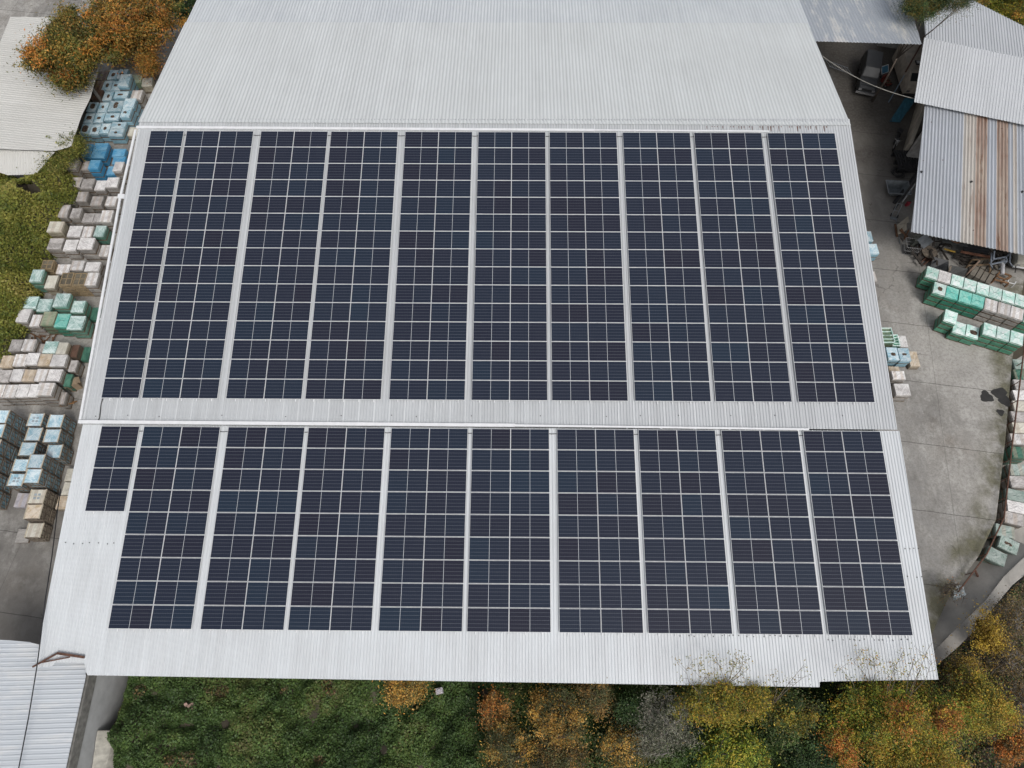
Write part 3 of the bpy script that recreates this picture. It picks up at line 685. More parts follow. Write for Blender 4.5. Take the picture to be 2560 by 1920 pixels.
def withmat(me, mat):
    k = (me.name, mat.name)
    if k not in _mc:
        c = me.copy(); c.materials.clear(); c.materials.append(mat); c.name = me.name; _mc[k] = c
    return _mc[k]
def crateframe(wd, dp, ht, dense):
    k = ('crate', round(wd, 1), round(dp, 1), round(ht, 2), dense)
    if k in _mc: return _mc[k]
    rr = random.Random(hash(k) & 255); mb = MB(); w2, d2 = wd / 2 + .012, dp / 2 + .012; b = .055
    for sx in (-1, 1):
        for sy in (-1, 1): mb.box((sx * w2, sy * d2, ht / 2), (b, b, ht))
    for z in (.03, ht - .028):
        for s in (-1, 1): mb.box((0, s * (d2 + .02), z), (wd, .03, b)); mb.box((s * (w2 + .02), 0, z), (.03, dp, b))
    for s in (-1, 1):                                       # slats and a diagonal on each side
        m = 3 + dense * 3
        for i in range(m):
            y = -d2 + (i + .6) * 2 * d2 / (m + .2); mb.box((s * (w2 + .014), y, ht / 2), (.024, .05 + .03 * rr.random(), ht - .12))
            x = -w2 + (i + .6) * 2 * w2 / (m + .2); mb.box((x, s * (d2 + .014), ht / 2), (.05 + .03 * rr.random(), .024, ht - .12))
        mb.bar((s * (w2 + .04), -d2, .08), (s * (w2 + .04), d2, ht - .08), .05, .024, (1, 0, 0))
        mb.bar((-w2, s * (d2 + .04), ht - .08), (w2, s * (d2 + .04), .08), .05, .024, (0, 1, 0))
    if dense:
        for i in (-1, 0, 1): mb.box((i * w2 * .96, 0, ht + .022), (.06, dp, .024))
        for i in (-1, 1): mb.box((0, i * d2 * .93, ht + .045), (wd, .07, .02))
        mb.box((0, .02, ht + .045), (wd, .05, .02))
    else:
        pass
    _mc[k] = mb.mesh('batten_frame', None); return _mc[k]
STACKS = []
def row(phrase, zone, items, kind='grey', tiers=2, wd=.84, dp=1.2, th=.55, yaw=0.0, base=0.0, where='from left in', style=None):
    """items: (px, py[, options]) = centre of the top face in the photo, in order along the row"""
    n = len(items)
    for i, it in enumerate(items):
        o = dict(kind=kind, tiers=tiers, w=wd, d=dp, th=th, yaw=yaw, base=base, torn=0, slump=0, style=style, say=None); 
        if len(it) > 2: o.update(it[2])
        z = o['base'] + o['tiers'] * o['th']; p = g(it[0], it[1], z)
        if zone == 'L' and not o['style']: o['w'] *= 1.05; o['d'] *= 1.05
        o.update(x=p.x, y=p.y, zone=zone, i=i, n=n, phrase=phrase, where=where); STACKS.append(o)
D = dict
# left yard, back to front
row('the rearmost pale blue row', 'L', [(257, 190, D(kind='brown', w=.9, torn=0)), (283, 186, D(torn=1)), (304, 184, D(torn=1))], 'sky', 2, .8, 1.15)
row('the second-rearmost pale blue row', 'L', [(249, 213, D(kind='brown', w=.75)), (268, 212, D(torn=1, kind='sky')), (290, 214, D(torn=1)), (311, 200, D(tiers=3, d=1.5, w=.95))], 'sky', 2, .8, 1.15)
row('the third-rearmost pale blue row', 'L', [(243, 236, D(kind='brown')), (270, 240, D(torn=1)), (303, 237, D(torn=1, w=1.2, d=.8)), (341, 237, D(kind='white', tiers=2, w=.9))], 'sky', 2, .8, 1.1)
row('the fourth-rearmost pale blue row', 'L', [(231, 267, D(torn=2)), (258, 268, D(torn=1)), (290, 264, D(torn=1, w=1.2, d=1.25)), (323, 259, D(tiers=3, w=.95, d=1.1))], 'sky', 2, .8, 1.15)
row('the fifth-rearmost pale blue row', 'L', [(223, 295, D(torn=2)), (249, 294, D(torn=1)), (280, 292, D(torn=1, w=1.2, d=.8)), (313, 287, D(tiers=3, torn=1))], 'sky', 2, .8, 1.1)
row('the front pale blue row', 'L', [(216, 321, D(torn=2)), (240, 323, D(torn=2)), (264, 321, D(torn=1)), (294, 327, D(w=1.2, d=.78, torn=1)), (300, 310, D(w=1.2, d=.75, torn=1)), (326, 327, D(kind='cream', w=.9, d=1.0, tiers=1))], 'sky', 2, .8, 1.15)
row('the rear deep blue row', 'L', [(215, 369, D(w=1.15, d=.8, tiers=1)), (251, 368, D(w=1.15, d=.85)), (297, 382, D(w=1.05, d=.85, tiers=1))], 'deep', 2, .9, .8)
row('the front deep blue row', 'L', [(212, 387, D(w=1.1, d=.8, tiers=1)), (246, 385, D(w=1.15, d=.8)), (297, 400, D(tiers=1, w=1.0, d=.8))], 'deep', 2, .9, .8)
row('the mixed grey and deep-blue row', 'L', [(187, 409, D(d=1.1, tiers=3)), (213, 413, D(tiers=2)), (242, 411, D(kind='deep', tiers=3, w=.85, d=.95)), (275, 426, D(kind='deep', tiers=1, w=.85)), (296, 416, D(kind='white', tiers=3, w=.75, d=1.0))], 'grey', 2, .8, .95)
row('the rearmost all-grey row', 'L', [(190, 455, D()), (219, 459, D(slump=1, w=.95)), (252, 463, D(kind='white')), (281, 455, D(kind='white', tiers=2, th=.80, w=.95))], 'grey', 2, .85, 1.0, .62)
row('the second all-grey row', 'L', [(176, 499, D(tiers=1)), (205, 491, D(tiers=2, th=.80, w=.8)), (242, 502, D()), (278, 502, D(w=.85, kind='white'))], 'grey', 2, .9, .95, .62)
row('the third all-grey row', 'L', [(160, 527, D(tiers=2, th=.80, w=.7, d=1.2, slump=1)), (190, 532, D(w=.75, d=.95, tiers=2, th=.80)), (221, 544, D(d=.9)), (245, 545, D(w=.7, d=.9)), (266, 539, D(kind='white', tiers=2, th=.80, w=.9, d=1.1, slump=1))], 'grey', 2, .85, 1.0, .62)
row('the row with one greenish load', 'L', [(139, 566, D(kind='cream', tiers=2, th=.80, w=1.15, d=1.0)), (187, 578, D(w=1.05)), (219, 579, D(w=.75, slump=1)), (250, 577, D(kind='teal', w=.8, slump=1))], 'white', 2, .95, 1.05, .62)
row('the row before the bare crates', 'L', [(139, 609, D(kind='grey', w=1.1)), (177, 613, D(w=1.0)), (218, 608, D(tiers=2, th=.80, w=1.15, slump=1)), (258, 626, D(tiers=1, w=.7, slump=1))], 'white', 2, 1.0, 1.05, .62)
row('the row behind the twin crates', 'L', [(117, 661, D(kind='khaki', style='dense', w=.85)), (158, 672, D(w=.95, slump=1)), (193, 663, D(slump=1)), (231, 667, D(w=1.1, slump=1))], 'white', 2, .95, .85, .55)
row('the row with twin slatted crates', 'L', [(91, 689, D(kind='teal', tiers=3, w=.85, d=1.1)), (128, 704, D(kind='cream', tiers=2, w=.8)), (166, 697, D(kind='khaki', style='dense')), (199, 697, D(kind='khaki', style='dense')), (229, 697, D(kind='white', w=.85, d=1.15))], 'teal', 3, .9, 1.15, .55)
row('the rear blue-green row', 'L', [(77, 757, D()), (112, 762, D(slump=1)), (160, 750, D(tiers=4, w=1.05, d=1.15)), (202, 766, D(w=.9, d=1.0)), (226, 784, D(kind='dkgreen', tiers=1, w=.6, d=1.1))], 'teal', 3, .98, 1.05, .5, style=None)
row('the front blue-green row', 'L', [(58.5, 788, D(kind='white', w=.9)), (92, 801, D(kind='white', w=.7, d=1.0)), (119, 796, D(kind='olive', w=.95, slump=1)), (156, 801, D(kind='mint', w=.95)), (190, 806, D(w=1.1, slump=1))], 'teal', 3, .95, 1.15, .5)
row('the rearmost of four pale rows', 'L', [(41, 863, D(kind='grey')), (70.5, 862, D(slump=1)), (110, 874, D(kind='grey', tiers=2, w=.6)), (136, 868, D(kind='teal', w=.95, slump=1)), (166, 871, D(kind='cream', w=.7)), (184, 877, D(kind='brown', w=.5, d=1.0, tiers=2)), (196, 884, D(kind='dkgreen', tiers=1, w=.5, d=1.1))], 'white', 3, .85, .95, .5)
row('the second of four pale rows', 'L', [(25, 903, D(kind='tan', slump=1)), (52, 900, D(slump=1)), (81, 897, D(slump=1)), (113, 899, D(kind='tan')), (144, 901, D(w=1.05)), (175, 915, D(kind='grey', tiers=2, w=.5, d=.9, slump=1))], 'white', 3, .85, .95, .5)
row('the third of four pale rows', 'L', [(18, 940, D(kind='grey', slump=1)), (46, 937, D(slump=1)), (74, 939, D(kind='tan')), (103, 937, D(slump=1)), (133, 938, D(w=.95)), (161, 950, D(kind='dkgreen', tiers=2, w=.45, d=.95, slump=1))], 'white', 3, .82, .95, .5)
row('the front of four pale rows', 'L', [(3, 977, D()), (30, 977, D(slump=1)), (57.5, 976, D(slump=1)), (83, 976, D(slump=1)), (112, 972, D(tiers=4, w=1.1)), (152, 995, D(kind='grey', tiers=2, w=.35, d=.9, slump=1))], 'white', 3, .82, .98, .5)
row('the low blue crate column', 'L', [(89, 1049, D(th=.8)), (85, 1085, D(th=.8)), (70, 1122, D(th=.8)), (52, 1163, D(th=.8, d=.85)), (41, 1199, D(th=.8, d=.85))], 'sky', 2, .96, .95, .8, where='from back in', style='open')
row('the right-hand blue crate column', 'L', [(139, 1052, D()), (131, 1089, D()), (134, 1131, D(tiers=2, th=.74))], 'sky', 2, .96, .95, .85, where='from back in', style='open')
row('the tall blue crate pair', 'L', [(91.5, 1150, D()), (82, 1190, D())], 'sky', 3, .95, .95, .8, where='from back in', style='open')
row('the crates at the left edge', 'L', [(2, 1041, D(w=.95)), (-9, 1077), (-20, 1115), (-31, 1153), (-41, 1192), (-52, 1232)], 'sky', 3, .95, .95, .8, where='from back in', style='open')
row('the cream crate column', 'L', [(93, 1241, D(tiers=3)), (83.5, 1279, D(tiers=3, kind='tan')), (86, 1326, D(tiers=2))], 'cream', 3, .98, .95, .56, where='from back in', style='open')
row('the low slabs beside cream crates', 'L', [(54, 1250, D(kind='lilac', w=.8, d=.95)), (58, 1339, D(kind='white', w=.85, d=.9, th=.2))], 'lilac', 1, .85, .9, .5, where='from back in')
row('the loads under the left eave', 'L', [(181, 1187, D()), (173, 1224, D()), (160, 1254, D(kind='tan'))], 'cream', 1, .9, .9, .55, where='from back in')
# right yard
ry = (lambda a, b: math.atan2(b.y - a.y, b.x - a.x))(g(2342, 686, 1.65), g(2545, 749, 1.65))
G3 = D(th=.53)
row('the rear mint row', 'R', [(2342, 686), (2371, 695, D(kind='white')), (2399, 703.5), (2428, 713.5), (2458, 723), (2487, 731), (2516, 740), (2545, 749), (2574, 758)], 'green', 3, .93, 1.1, .54, ry)
row('the middle mint and turquoise row', 'R', [(2358, 725, D(torn=1, kind='green')), (2389, 735, D(kind='mint')), (2418, 744, D(kind='mint')), (2448, 753, D(kind='mint')), (2477, 762, D(kind='white')), (2506, 771, D(kind='white')), (2535, 780, D(kind='white')), (2564, 789)], 'green', 3, .93, 1.1, .54, ry)
row('the front mint row', 'R', [(2382, 793), (2399, 820, D(tiers=2)), (2432, 829.5, D(tiers=2, torn=2)), (2476, 825), (2506, 834), (2537, 843)], 'green', 3, .93, 1.1, .54, ry)
row('the blue loads under right eave', 'RE', [(2168, 590, D(w=.8)), (2181, 622, D(w=.95, kind='sky'))], 'sky', 2, .9, 1.0, .55, where='from back in')
row('the white loads under right eave', 'RE', [(2180, 690, D(w=.6))], 'white', 2, .8, .9, .55, where='from back in')
row('the tray group at right eave', 'RE', [(2216, 839, D(kind='olive', style='tray', w=.95, d=1.3)), (2238, 852, D(kind='green', style='tray', w=.6, d=1.0, tiers=1)), (2256, 853, D(kind='white', w=.6, tiers=1))], 'olive', 2, .8, 1.0, .55)
row('the blue cartons at right eave', 'RE', [(2233, 884, D(torn=1)), (2259, 886, D(torn=1)), (2284, 897, D(kind='tan', w=.75, d=1.3, tiers=1))], 'sky', 2, .83, 1.1, .55)
row('the pale cartons at right eave', 'RE', [(2236, 925, D(kind='tan', w=.8, d=.6, tiers=1)), (2247, 938, D(w=.95, d=.7, tiers=2)), (2256, 974, D(w=1.1, d=.95, tiers=2))], 'white', 2, .9, .9, .55, where='from back in')
RC = [(2556, 914, 'tarp'), (2556, 934, 'dkgreen'), (2556, 960, 'grey'), (2556, 988, 'white'), (2555, 1017, 'cream'), (2552, 1043, 'grey'), (2553, 1066, 'cream'), (2550, 1098, 'white'), (2550, 1130, 'dkgreen'), (2547, 1176, 'tarp'), (2547, 1202, 'grey'), (2541, 1240, 'tarp'), (2542, 1268, 'white'), (2535, 1295, 'grey'), (2513, 1328, 'tarp')]
row('the row along the rusty rail', 'RR', [(x, y, D(kind=k, slump=1 if k != 'white' else 0, yaw=R(-2 if y < 1230 else -14))) for x, y, k in RC], 'grey', 3, 1.25, .84, .58, base=TR, where='from back in')
row('the tarpaulined pair ending the rail', 'RR', [(2522, 1361, D(slump=1, torn=1)), (2492, 1391, D(slump=1))], 'tarp', 3, 1.25, .95, .58, R(-31), TR, where='from back in')
# real loads do not interpenetrate: ease overlapping footprints apart
for _ in range(160):
    for a in range(len(STACKS)):
        A = STACKS[a]
        for b in range(a + 1, len(STACKS)):
            B = STACKS[b]
            if A['zone'] != B['zone']: continue
            dx, dy = B['x'] - A['x'], B['y'] - A['y']
            if abs(dx) > 2 or abs(dy) > 2: continue
            c, s = math.cos(A['yaw']), math.sin(A['yaw']); lx, ly = dx * c + dy * s, -dx * s + dy * c
            fa = .10 if A['style'] in ('dense', 'open') else .035; fb = .10 if B['style'] in ('dense', 'open') else .035
            ox = (A['w'] + fa + B['w'] + fb) / 2 - abs(lx); oy = (A['d'] + fa + B['d'] + fb) / 2 - abs(ly)
            if ox > 0 and oy > 0:
                if ox < oy: lx2, ly2 = math.copysign(ox / 2, lx), 0
                else: lx2, ly2 = 0, math.copysign(oy / 2, ly)
                ex, ey = lx2 * c - ly2 * s, lx2 * s + ly2 * c
                A['x'] -= ex / 2; A['y'] -= ey / 2; B['x'] += ex / 2; B['y'] += ey / 2
TIERN = ['bottom', 'second-lowest', 'third-lowest']
for o in STACKS:
    cap_name = FILM[o['kind']][2]
    pos = 'the only one in' if o['n'] == 1 else f"{ORD[o['i']] if o['i'] < 12 else str(o['i'] + 1) + 'th'} {o['where']}"
    if o['n'] > 1 and o['i'] == o['n'] - 1: pos = ('rightmost in' if 'left' in o['where'] else 'nearest in')
    yaw = o['yaw'] + random.uniform(-.02, .02)
    for t in range(o['tiers']):
        top = t == o['tiers'] - 1; crate = o['style'] in ('dense', 'open', 'tray')
        noun = {'dense': 'crate', 'open': 'crate', 'tray': 'tray box'}.get(o['style'], 'pallet')
        if top:
            feat = ' with torn top' if o['torn'] else ''
            lab = f"{cap_name} {noun}{feat}, {pos} {o['phrase']}"
            if o['style'] == 'dense': lab = f"brown {noun}, {pos} {o['phrase']}"
        else: lab = f"{TIERN[t]} {noun} of the stack {pos} {o['phrase']}"
        z = o['base'] + t * o['th']; j = 0 if t == 0 else .015
        T = thing('crate' if crate else 'wrapped_pallet', lab, 'crate' if crate else 'pallet', (o['x'] + random.uniform(-j, j), o['y'] + random.uniform(-j, j), z + .003), yaw + random.uniform(-j, j), 'stacked loads in the storage yards')
        wd, dp = o['w'] * (1 if top else random.uniform(.97, 1)), o['d'] * (1 if top else random.uniform(.97, 1)); lh = o['th'] - PHT - .01 - (.062 if o['style'] == 'dense' else 0)
        if o['th'] < .3: lh = o['th'] - .125
        p = link('wooden_pallet', PALLET, T); p.scale = (wd, dp, 1)
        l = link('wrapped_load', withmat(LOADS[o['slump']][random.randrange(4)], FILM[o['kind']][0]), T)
        l.location.z = PHT + .001; l.scale = (wd, dp, lh)
        if o['style'] in ('dense', 'open'):
            fr_ = link('batten_frame', withmat(crateframe(wd, dp, lh, 1 if o['style'] == 'dense' else 0), M_GREYW if o['style'] == 'open' else M_BATTEN), T); fr_.location.z = PHT + .001
        if top and o['style'] == 'open':
            for q in (-1, 1): r_ = MB().box((0, 0, .01), (.075, dp + .06, .05)).build('top_rail', M_CREAM, T); r_.location = (q * (wd / 2 + .012), 0, PHT + lh + .004)
        if top and o['style'] == 'tray':
            mb = MB()
            for s in (-1, 1): mb.box((s * (wd / 2 - .03), 0, .06), (.05, dp, .13)); mb.box((0, s * (dp / 2 - .03), .06), (wd - .11, .05, .13))
            for q in range(1, 4): mb.box((0, -dp / 2 + q * dp / 4, .05), (wd - .11, .04, .1))
            r_ = mb.build('rim', FILM['green'][1], T); r_.location.z = PHT + lh
        elif top and o['style'] != 'dense' and o['th'] > .3:
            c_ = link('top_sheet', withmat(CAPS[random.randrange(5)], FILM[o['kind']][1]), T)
            c_.location.z = PHT + lh + .004; c_.scale = (wd, dp, 1); c_.rotation_euler.z = 0 if random.random() < .5 else math.pi
            if o['torn']:
                h_ = link('torn_opening', withmat(TORN[random.randrange(9)], M_TILE), c_)
                k = {1: random.uniform(.5, .85), 2: random.uniform(.95, 1.15)}[o['torn']]; h_.scale = (k * random.uniform(.7, 1.15), k * random.uniform(.6, 1.1), 1); h_.location = (random.uniform(-.07, .07), random.uniform(-.07, .07), 0)
            elif o['style'] == 'open' and random.random() < .65:
                mb = MB()
                for q in (-1, 1):
                    for q2 in (-1, 1): mb.box((q * .13, q2 * .13, .03), (.17, .15, .012))
                mb.build('clear_patch', simple('grey_patch', (.34, .40, .44), .4), c_)
        elif top and o['th'] <= .3:
            pass

# ------------------------------------------------------------------ plants
PAL = dict(
 ivy=[(.025, .048, .014), (.042, .075, .02), (.06, .102, .027), (.09, .138, .036), (.11, .128, .04), (.13, .125, .052)],
 hedge=[(.065, .09, .018), (.115, .135, .025), (.175, .18, .035), (.24, .23, .05), (.28, .235, .07), (.09, .11, .022)],
 gold=[(.46, .26, .05), (.38, .20, .04), (.54, .33, .085), (.28, .155, .04), (.19, .145, .045), (.15, .14, .05)],
 dull=[(.085, .085, .035), (.055, .065, .024), (.115, .10, .04), (.07, .075, .03)],
 golddim=[(.24, .14, .04), (.16, .10, .035), (.12, .085, .035), (.30, .17, .05), (.08, .07, .03)],
 yellowgreen=[(.20, .19, .026), (.29, .24, .03), (.12, .135, .022), (.36, .25, .035), (.08, .10, .02), (.25, .17, .03)],
 bright=[(.17, .22, .025), (.26, .27, .03), (.10, .15, .022), (.38, .31, .04), (.06, .10, .02)],
 autumn=[(.40, .29, .03), (.28, .25, .032), (.44, .28, .04), (.16, .17, .03), (.40, .19, .035), (.10, .125, .025), (.24, .23, .035)],
 orange=[(.44, .155, .032), (.40, .13, .03), (.38, .19, .045), (.28, .13, .035)],
 bigorange=[(.42, .17, .032), (.36, .145, .03), (.34, .19, .04), (.19, .135, .03), (.10, .09, .025), (.28, .16, .035)],
 olive=[(.13, .115, .025), (.17, .13, .028), (.09, .095, .022), (.23, .14, .03), (.07, .085, .02)],
 grey=[(.15, .15, .10), (.20, .195, .145), (.09, .10, .06), (.24, .23, .18), (.07, .08, .045)],
 dark=[(.03, .055, .018), (.045, .08, .024), (.065, .10, .03), (.035, .065, .026)],
 brown=[(.16, .115, .06), (.11, .08, .045), (.20, .14, .05), (.09, .08, .04)],
 yellow=[(.42, .28, .035), (.34, .21, .03), (.46, .33, .05), (.22, .15, .03)],
)
def tints(n, pal, base=None, jit=.18):
    p = np.array(PAL[pal]); k = RNG.integers(0, len(p), n) if base is None else np.clip(base, 0, len(p) - 1)
    return p[k] * 1.22 * RNG.uniform(1 - jit, 1 + jit, (n, 1)) * RNG.uniform(.93, 1.07, (n, 3))
DENS = 1.75
def tree(name, label, cat, px, py, zc, rx, rz, pal, nclump=60, nleaf=110, lsize=.17, gz=0.0, group=None, bark=None, spread=.42, pal2=None, f2=0.0, twigs=.6, aspect=.42, ry=None, droop=.0, trunk=.13, root=None, sprays=()):
    c = g(px, py, zc); ry = ry or rx; rr = random.Random(int(px * 7 + py)); bark = bark or M_BARK
    base = Vector((c.x + rr.uniform(-.2, .2), c.y + rr.uniform(-.2, .2), gz)) if root is None else Vector(root)
    t = thing(name, label, cat, tuple(base), 0, group)
    rel = c - base
    cl = []
    nclump = int(nclump * 1.5); nleaf = nleaf * 1.3; lsize = lsize * .74; spread = spread * .8
    while len(cl) < nclump:
        p = Vector((rr.uniform(-1, 1), rr.uniform(-1, 1), rr.uniform(-.8, 1)))
        if p.length > 1 or p.length < rr.random() * .75: continue
        wob = .78 + .32 * math.sin(3 * math.atan2(p.y, p.x) + px) * math.sin(2.3 * p.z + py)
        cl.append(Vector((p.x * rx * wob, p.y * ry * wob, p.z * rz)) + rel)
    cl.sort(key=lambda p: p.z)
    tb = MB(); fork = rel * .45 if root is None else rel * .6
    tb.tube([(0, 0, -.3), fork * .5 + Vector((rr.uniform(-.1, .1), rr.uniform(-.1, .1), 0)), fork], [trunk, trunk * .8, trunk * .62], 7)
    tb.build('trunk', bark, t, True)
    nl = max(4, nclump // 12); limbs = []
    lb = MB()
    for i in range(nl):
        tgt = cl[(i * len(cl)) // nl]; mid = fork.lerp(tgt, .5) + Vector((rr.uniform(-.3, .3), rr.uniform(-.3, .3), .25 * rz * rr.random()))
        lb.tube([fork, mid, tgt], [trunk * .5, trunk * .32, trunk * .12], 5); limbs += [fork.lerp(mid, .7), mid, mid.lerp(tgt, .5), tgt]
    lb.build('limbs', bark, t, True)
    tw = MB()
    for p in cl:
        if rr.random() > twigs: continue
        n = min(limbs, key=lambda q: (q - p).length); m = n.lerp(p, .5) + Vector((rr.uniform(-.15, .15), rr.uniform(-.15, .15), .12))
        tip = p + (p - n) * .25 + Vector((rr.uniform(-.2, .2), rr.uniform(-.2, .2), rr.uniform(0, .25)))
        tw.tube([n, m, p, tip], [.028, .02, .012, .004], 4)
        for _ in range(2): tw.tube([m.lerp(p, rr.random()), p + Vector((rr.uniform(-.5, .5), rr.uniform(-.5, .5), rr.uniform(-.1, .35)))], [.012, .004], 3)
    if tw.v: tw.build('twigs', bark, t)
    P, C = [], []
    sb = MB()
    for (sx_, sy_, sz_, k_) in sprays:               # long thin branches reaching out of the crown
        tip = g(sx_, sy_, sz_) - base; n0 = min(limbs, key=lambda q: (q - tip).length); m0 = n0.lerp(tip, .5) + Vector((rr.uniform(-.3, .3), 0, .15))
        sb.tube([n0, m0, tip], [.022, .015, .005], 5)
        for _ in range(5):
            a0 = m0.lerp(tip, rr.random()); e0 = a0 + Vector((rr.uniform(-.6, .6), rr.uniform(-.1, .6), rr.uniform(-.05, .2))); sb.tube([a0, e0], [.012, .004], 3)
            n = int(k_ * rr.uniform(.5, 1.4)); q = RNG.normal(size=(n, 3)) * np.array([.16, .16, .1]); P.append(q + np.array(e0)); C.append(tints(n, pal))
    if sb.v: sb.build('spray', bark, t)
    for p in cl:
        n = int(nleaf * DENS * rr.uniform(.45, 1.3)); s = spread * rr.uniform(.45, 1.05); gain = rr.uniform(.58, 1.42)
        q = RNG.normal(size=(n, 3)) * np.array([s, s, s * .55]); q[:, 2] -= droop * np.abs(q[:, 0])
        P.append(q + np.array(p)); use = pal2 if (pal2 and rr.random() < f2) else pal
        k0 = rr.randrange(len(PAL[use])); kk = np.where(RNG.random(n) < .62, k0, RNG.integers(0, len(PAL[use]), n))
        C.append(tints(n, use, kk) * gain)
        nh = n // 3; P.append(RNG.normal(size=(nh, 3)) * np.array([s * 2.1, s * 2.1, s]) + np.array(p)); C.append(tints(nh, use) * gain)
        if rr.random() < .5:                          # a leafy shoot standing out of the clump
            dv = np.array((p - rel * .8).normalized()) * rr.uniform(.5, 1.0) + np.array([0, 0, rr.uniform(0, .4)]); m_ = max(4, n // 6); tt = RNG.random((m_, 1))
            P.append(np.array(p) + dv * tt * s * 3.2 + RNG.normal(size=(m_, 3)) * .07); C.append(tints(m_, use) * gain)
    P = np.concatenate(P); C = np.concatenate(C)
    if len(P): leafmesh('crown', P, lsize * RNG.uniform(.6, 1.25, len(P)), C, t, aspect)
    return t

# bramble and ivy slope in front of the warehouse (nobody could count it)
def slope_z(x, y):
    z = 1.25 + .10 * (y - front_y) + .9 * (vnoise(x, y, .35, 3) - .5) + .5 * (vnoise(x, y, .9, 5) - .5) + .7 * (vnoise(x, y, 1.7, 6) - .5)
    dw = x - np.interp(y, [FSQ.y, FSP.y], [FSQ.x, FSP.x]); z = z - 2.4 * np.clip(1 - dw / (.75 + .5 * vnoise(y, y * 0 + 3, .8, 4)), 0, 1) * (dw > -1)
    k = np.clip((x - 23.5) / 3.5, 0, 1); return z * (1 - k) + k * (-.6 + .5 * vnoise(x, y, .5, 9) + .02 * (x - 24))
wallx = [(p.y, p.x) for p in L_]; wallx.sort()
def wall_x(y): return np.interp(y, [a for a, _ in wallx], [b for _, b in wallx], left=-99, right=99)
gx0, gx1, gy0, gy1 = -26.6, 52.0, -16.0, 22.0
N1, N2, N3 = 330000, 35000, 130000
x = np.concatenate([RNG.uniform(gx0, 28, N1), RNG.uniform(gx0, 50, N2), RNG.uniform(22, 46, N3)])
y = np.concatenate([RNG.uniform(-6.2, front_y, N1), RNG.uniform(gy0, -5.5, N2), RNG.uniform(-6.5, gy1, N3)]); N = len(x)
dens = np.ones(N, bool)
keep = dens & (((y < front_y - .15) & (x < 27.5)) | ((x > 24) & (x > wall_x(y) + .2)))
# foot of the bottom left building: stay off its wall
fx = np.interp(y, [FSQ.y, FSP.y], [FSQ.x, FSP.x]); keep &= x > fx + .12
x, y = x[keep], y[keep]; n = len(x); print('slope leaves', n)
z = slope_z(x, y) + .75 * RNG.random(n) ** .6 * (.05 + 1.25 * vnoise(x, y, 1.3, 8) ** 1.3) + .03
f = .5 * vnoise(x, y, .5, 21) + .35 * vnoise(x, y, 1.6, 22) + .3 * RNG.random(n)
k = np.clip((f * 6.2).astype(int) - 1, 0, 5); C = tints(n, 'ivy', k)
br = (x > 25) | (vnoise(x, y, .8, 31) > .82); idx = np.where(br & (RNG.random(n) < np.where(x > 25, .6, .5)))[0]; C[idx] = tints(len(idx), 'brown')
o = leafmesh('undergrowth', np.stack([x, y, z], 1), .145 * RNG.uniform(.5, 1.4, n), C, None, .6, .7)
tag(o, 'dense dark green bramble and ivy covering the slope below the warehouse', 'undergrowth', kind='stuff')
nx, ny = 110, 60; X, Y = np.meshgrid(np.linspace(gx0 - 2, gx1, nx), np.linspace(gy0, gy1, ny)); Z = slope_z(X, Y) - .03
inside = ((Y < front_y + .1) & (X < 27.5)) | ((X > 24) & (X > wall_x(Y) - .1))
idx = -np.ones(X.shape, int); vs, fs = [], []
for j in range(ny):
    for i in range(nx): idx[j, i] = len(vs); vs.append((float(X[j, i]), float(Y[j, i]), float(Z[j, i])))
for j in range(ny - 1):
    for i in range(nx - 1):
        if inside[j:j + 2, i:i + 2].all(): fs.append((idx[j, i], idx[j, i + 1], idx[j + 1, i + 1], idx[j + 1, i]))
struct(MB().add(vs, fs).build('slope', M_SOIL))

# ivy mound beside the left yard
hp = [g(x_, y_, 1.6) for x_, y_ in ((-140, 400), (0, 425), (95, 442), (150, 375), (186, 395), (190, 450), (172, 505), (140, 555), (118, 610), (98, 660), (80, 720), (62, 775), (42, 830), (12, 872), (-60, 900), (-140, 905))]
hx = np.array([p_.x for p_ in hp]); hy = np.array([p_.y for p_ in hp])
def inpoly(x, y):
    r = np.zeros(x.shape, bool); j = len(hx) - 1
    for i in range(len(hx)):
        c = ((hy[i] > y) != (hy[j] > y)) & (x < (hx[j] - hx[i]) * (y - hy[i]) / (hy[j] - hy[i] + 1e-9) + hx[i]); r ^= c; j = i
    return r
def edist(x, y):
    d = np.full(x.shape, 1e9)
    for i in range(len(hx)):
        a, b = np.array([hx[i], hy[i]]), np.array([hx[(i + 1) % len(hx)], hy[(i + 1) % len(hx)]]); v = b - a
        t = np.clip(((x - a[0]) * v[0] + (y - a[1]) * v[1]) / (v @ v), 0, 1); d = np.minimum(d, np.hypot(x - a[0] - t * v[0], y - a[1] - t * v[1]))
    return d
def mound(x, y): return 2.6 * np.minimum(1, np.sqrt(np.clip(edist(x, y), 0, 9) / 2.4)) + 1.3 * (vnoise(x, y, .4, 51) - .5) + 1.0 * (vnoise(x, y, 1.0, 52) - .5)
N = 130000; x = RNG.uniform(hx.min(), hx.max(), N); y = RNG.uniform(hy.min(), hy.max(), N); k = inpoly(x, y)
hole = [g(a_, b_, 2.4) for a_, b_ in ((32, 448), (62, 470), (84, 484))]
for h_ in hole: k &= np.hypot(x - h_.x, (y - h_.y) * 1.5) > .75
x, y = x[k], y[k]; n = len(x); z = mound(x, y) + .45 * RNG.random(n)
f = .55 * vnoise(x, y, .45, 61) + .3 * vnoise(x, y, 1.5, 62) + .3 * RNG.random(n)
C = tints(n, 'hedge', np.clip((f * 6.4).astype(int) - 1, 0, 5))
hd = thing('ivy_mound', 'sprawling yellow-green ivy mound along the left edge beside the stacked pallets', 'ivy', (float(hx.mean()), float(hy.mean()), 0))
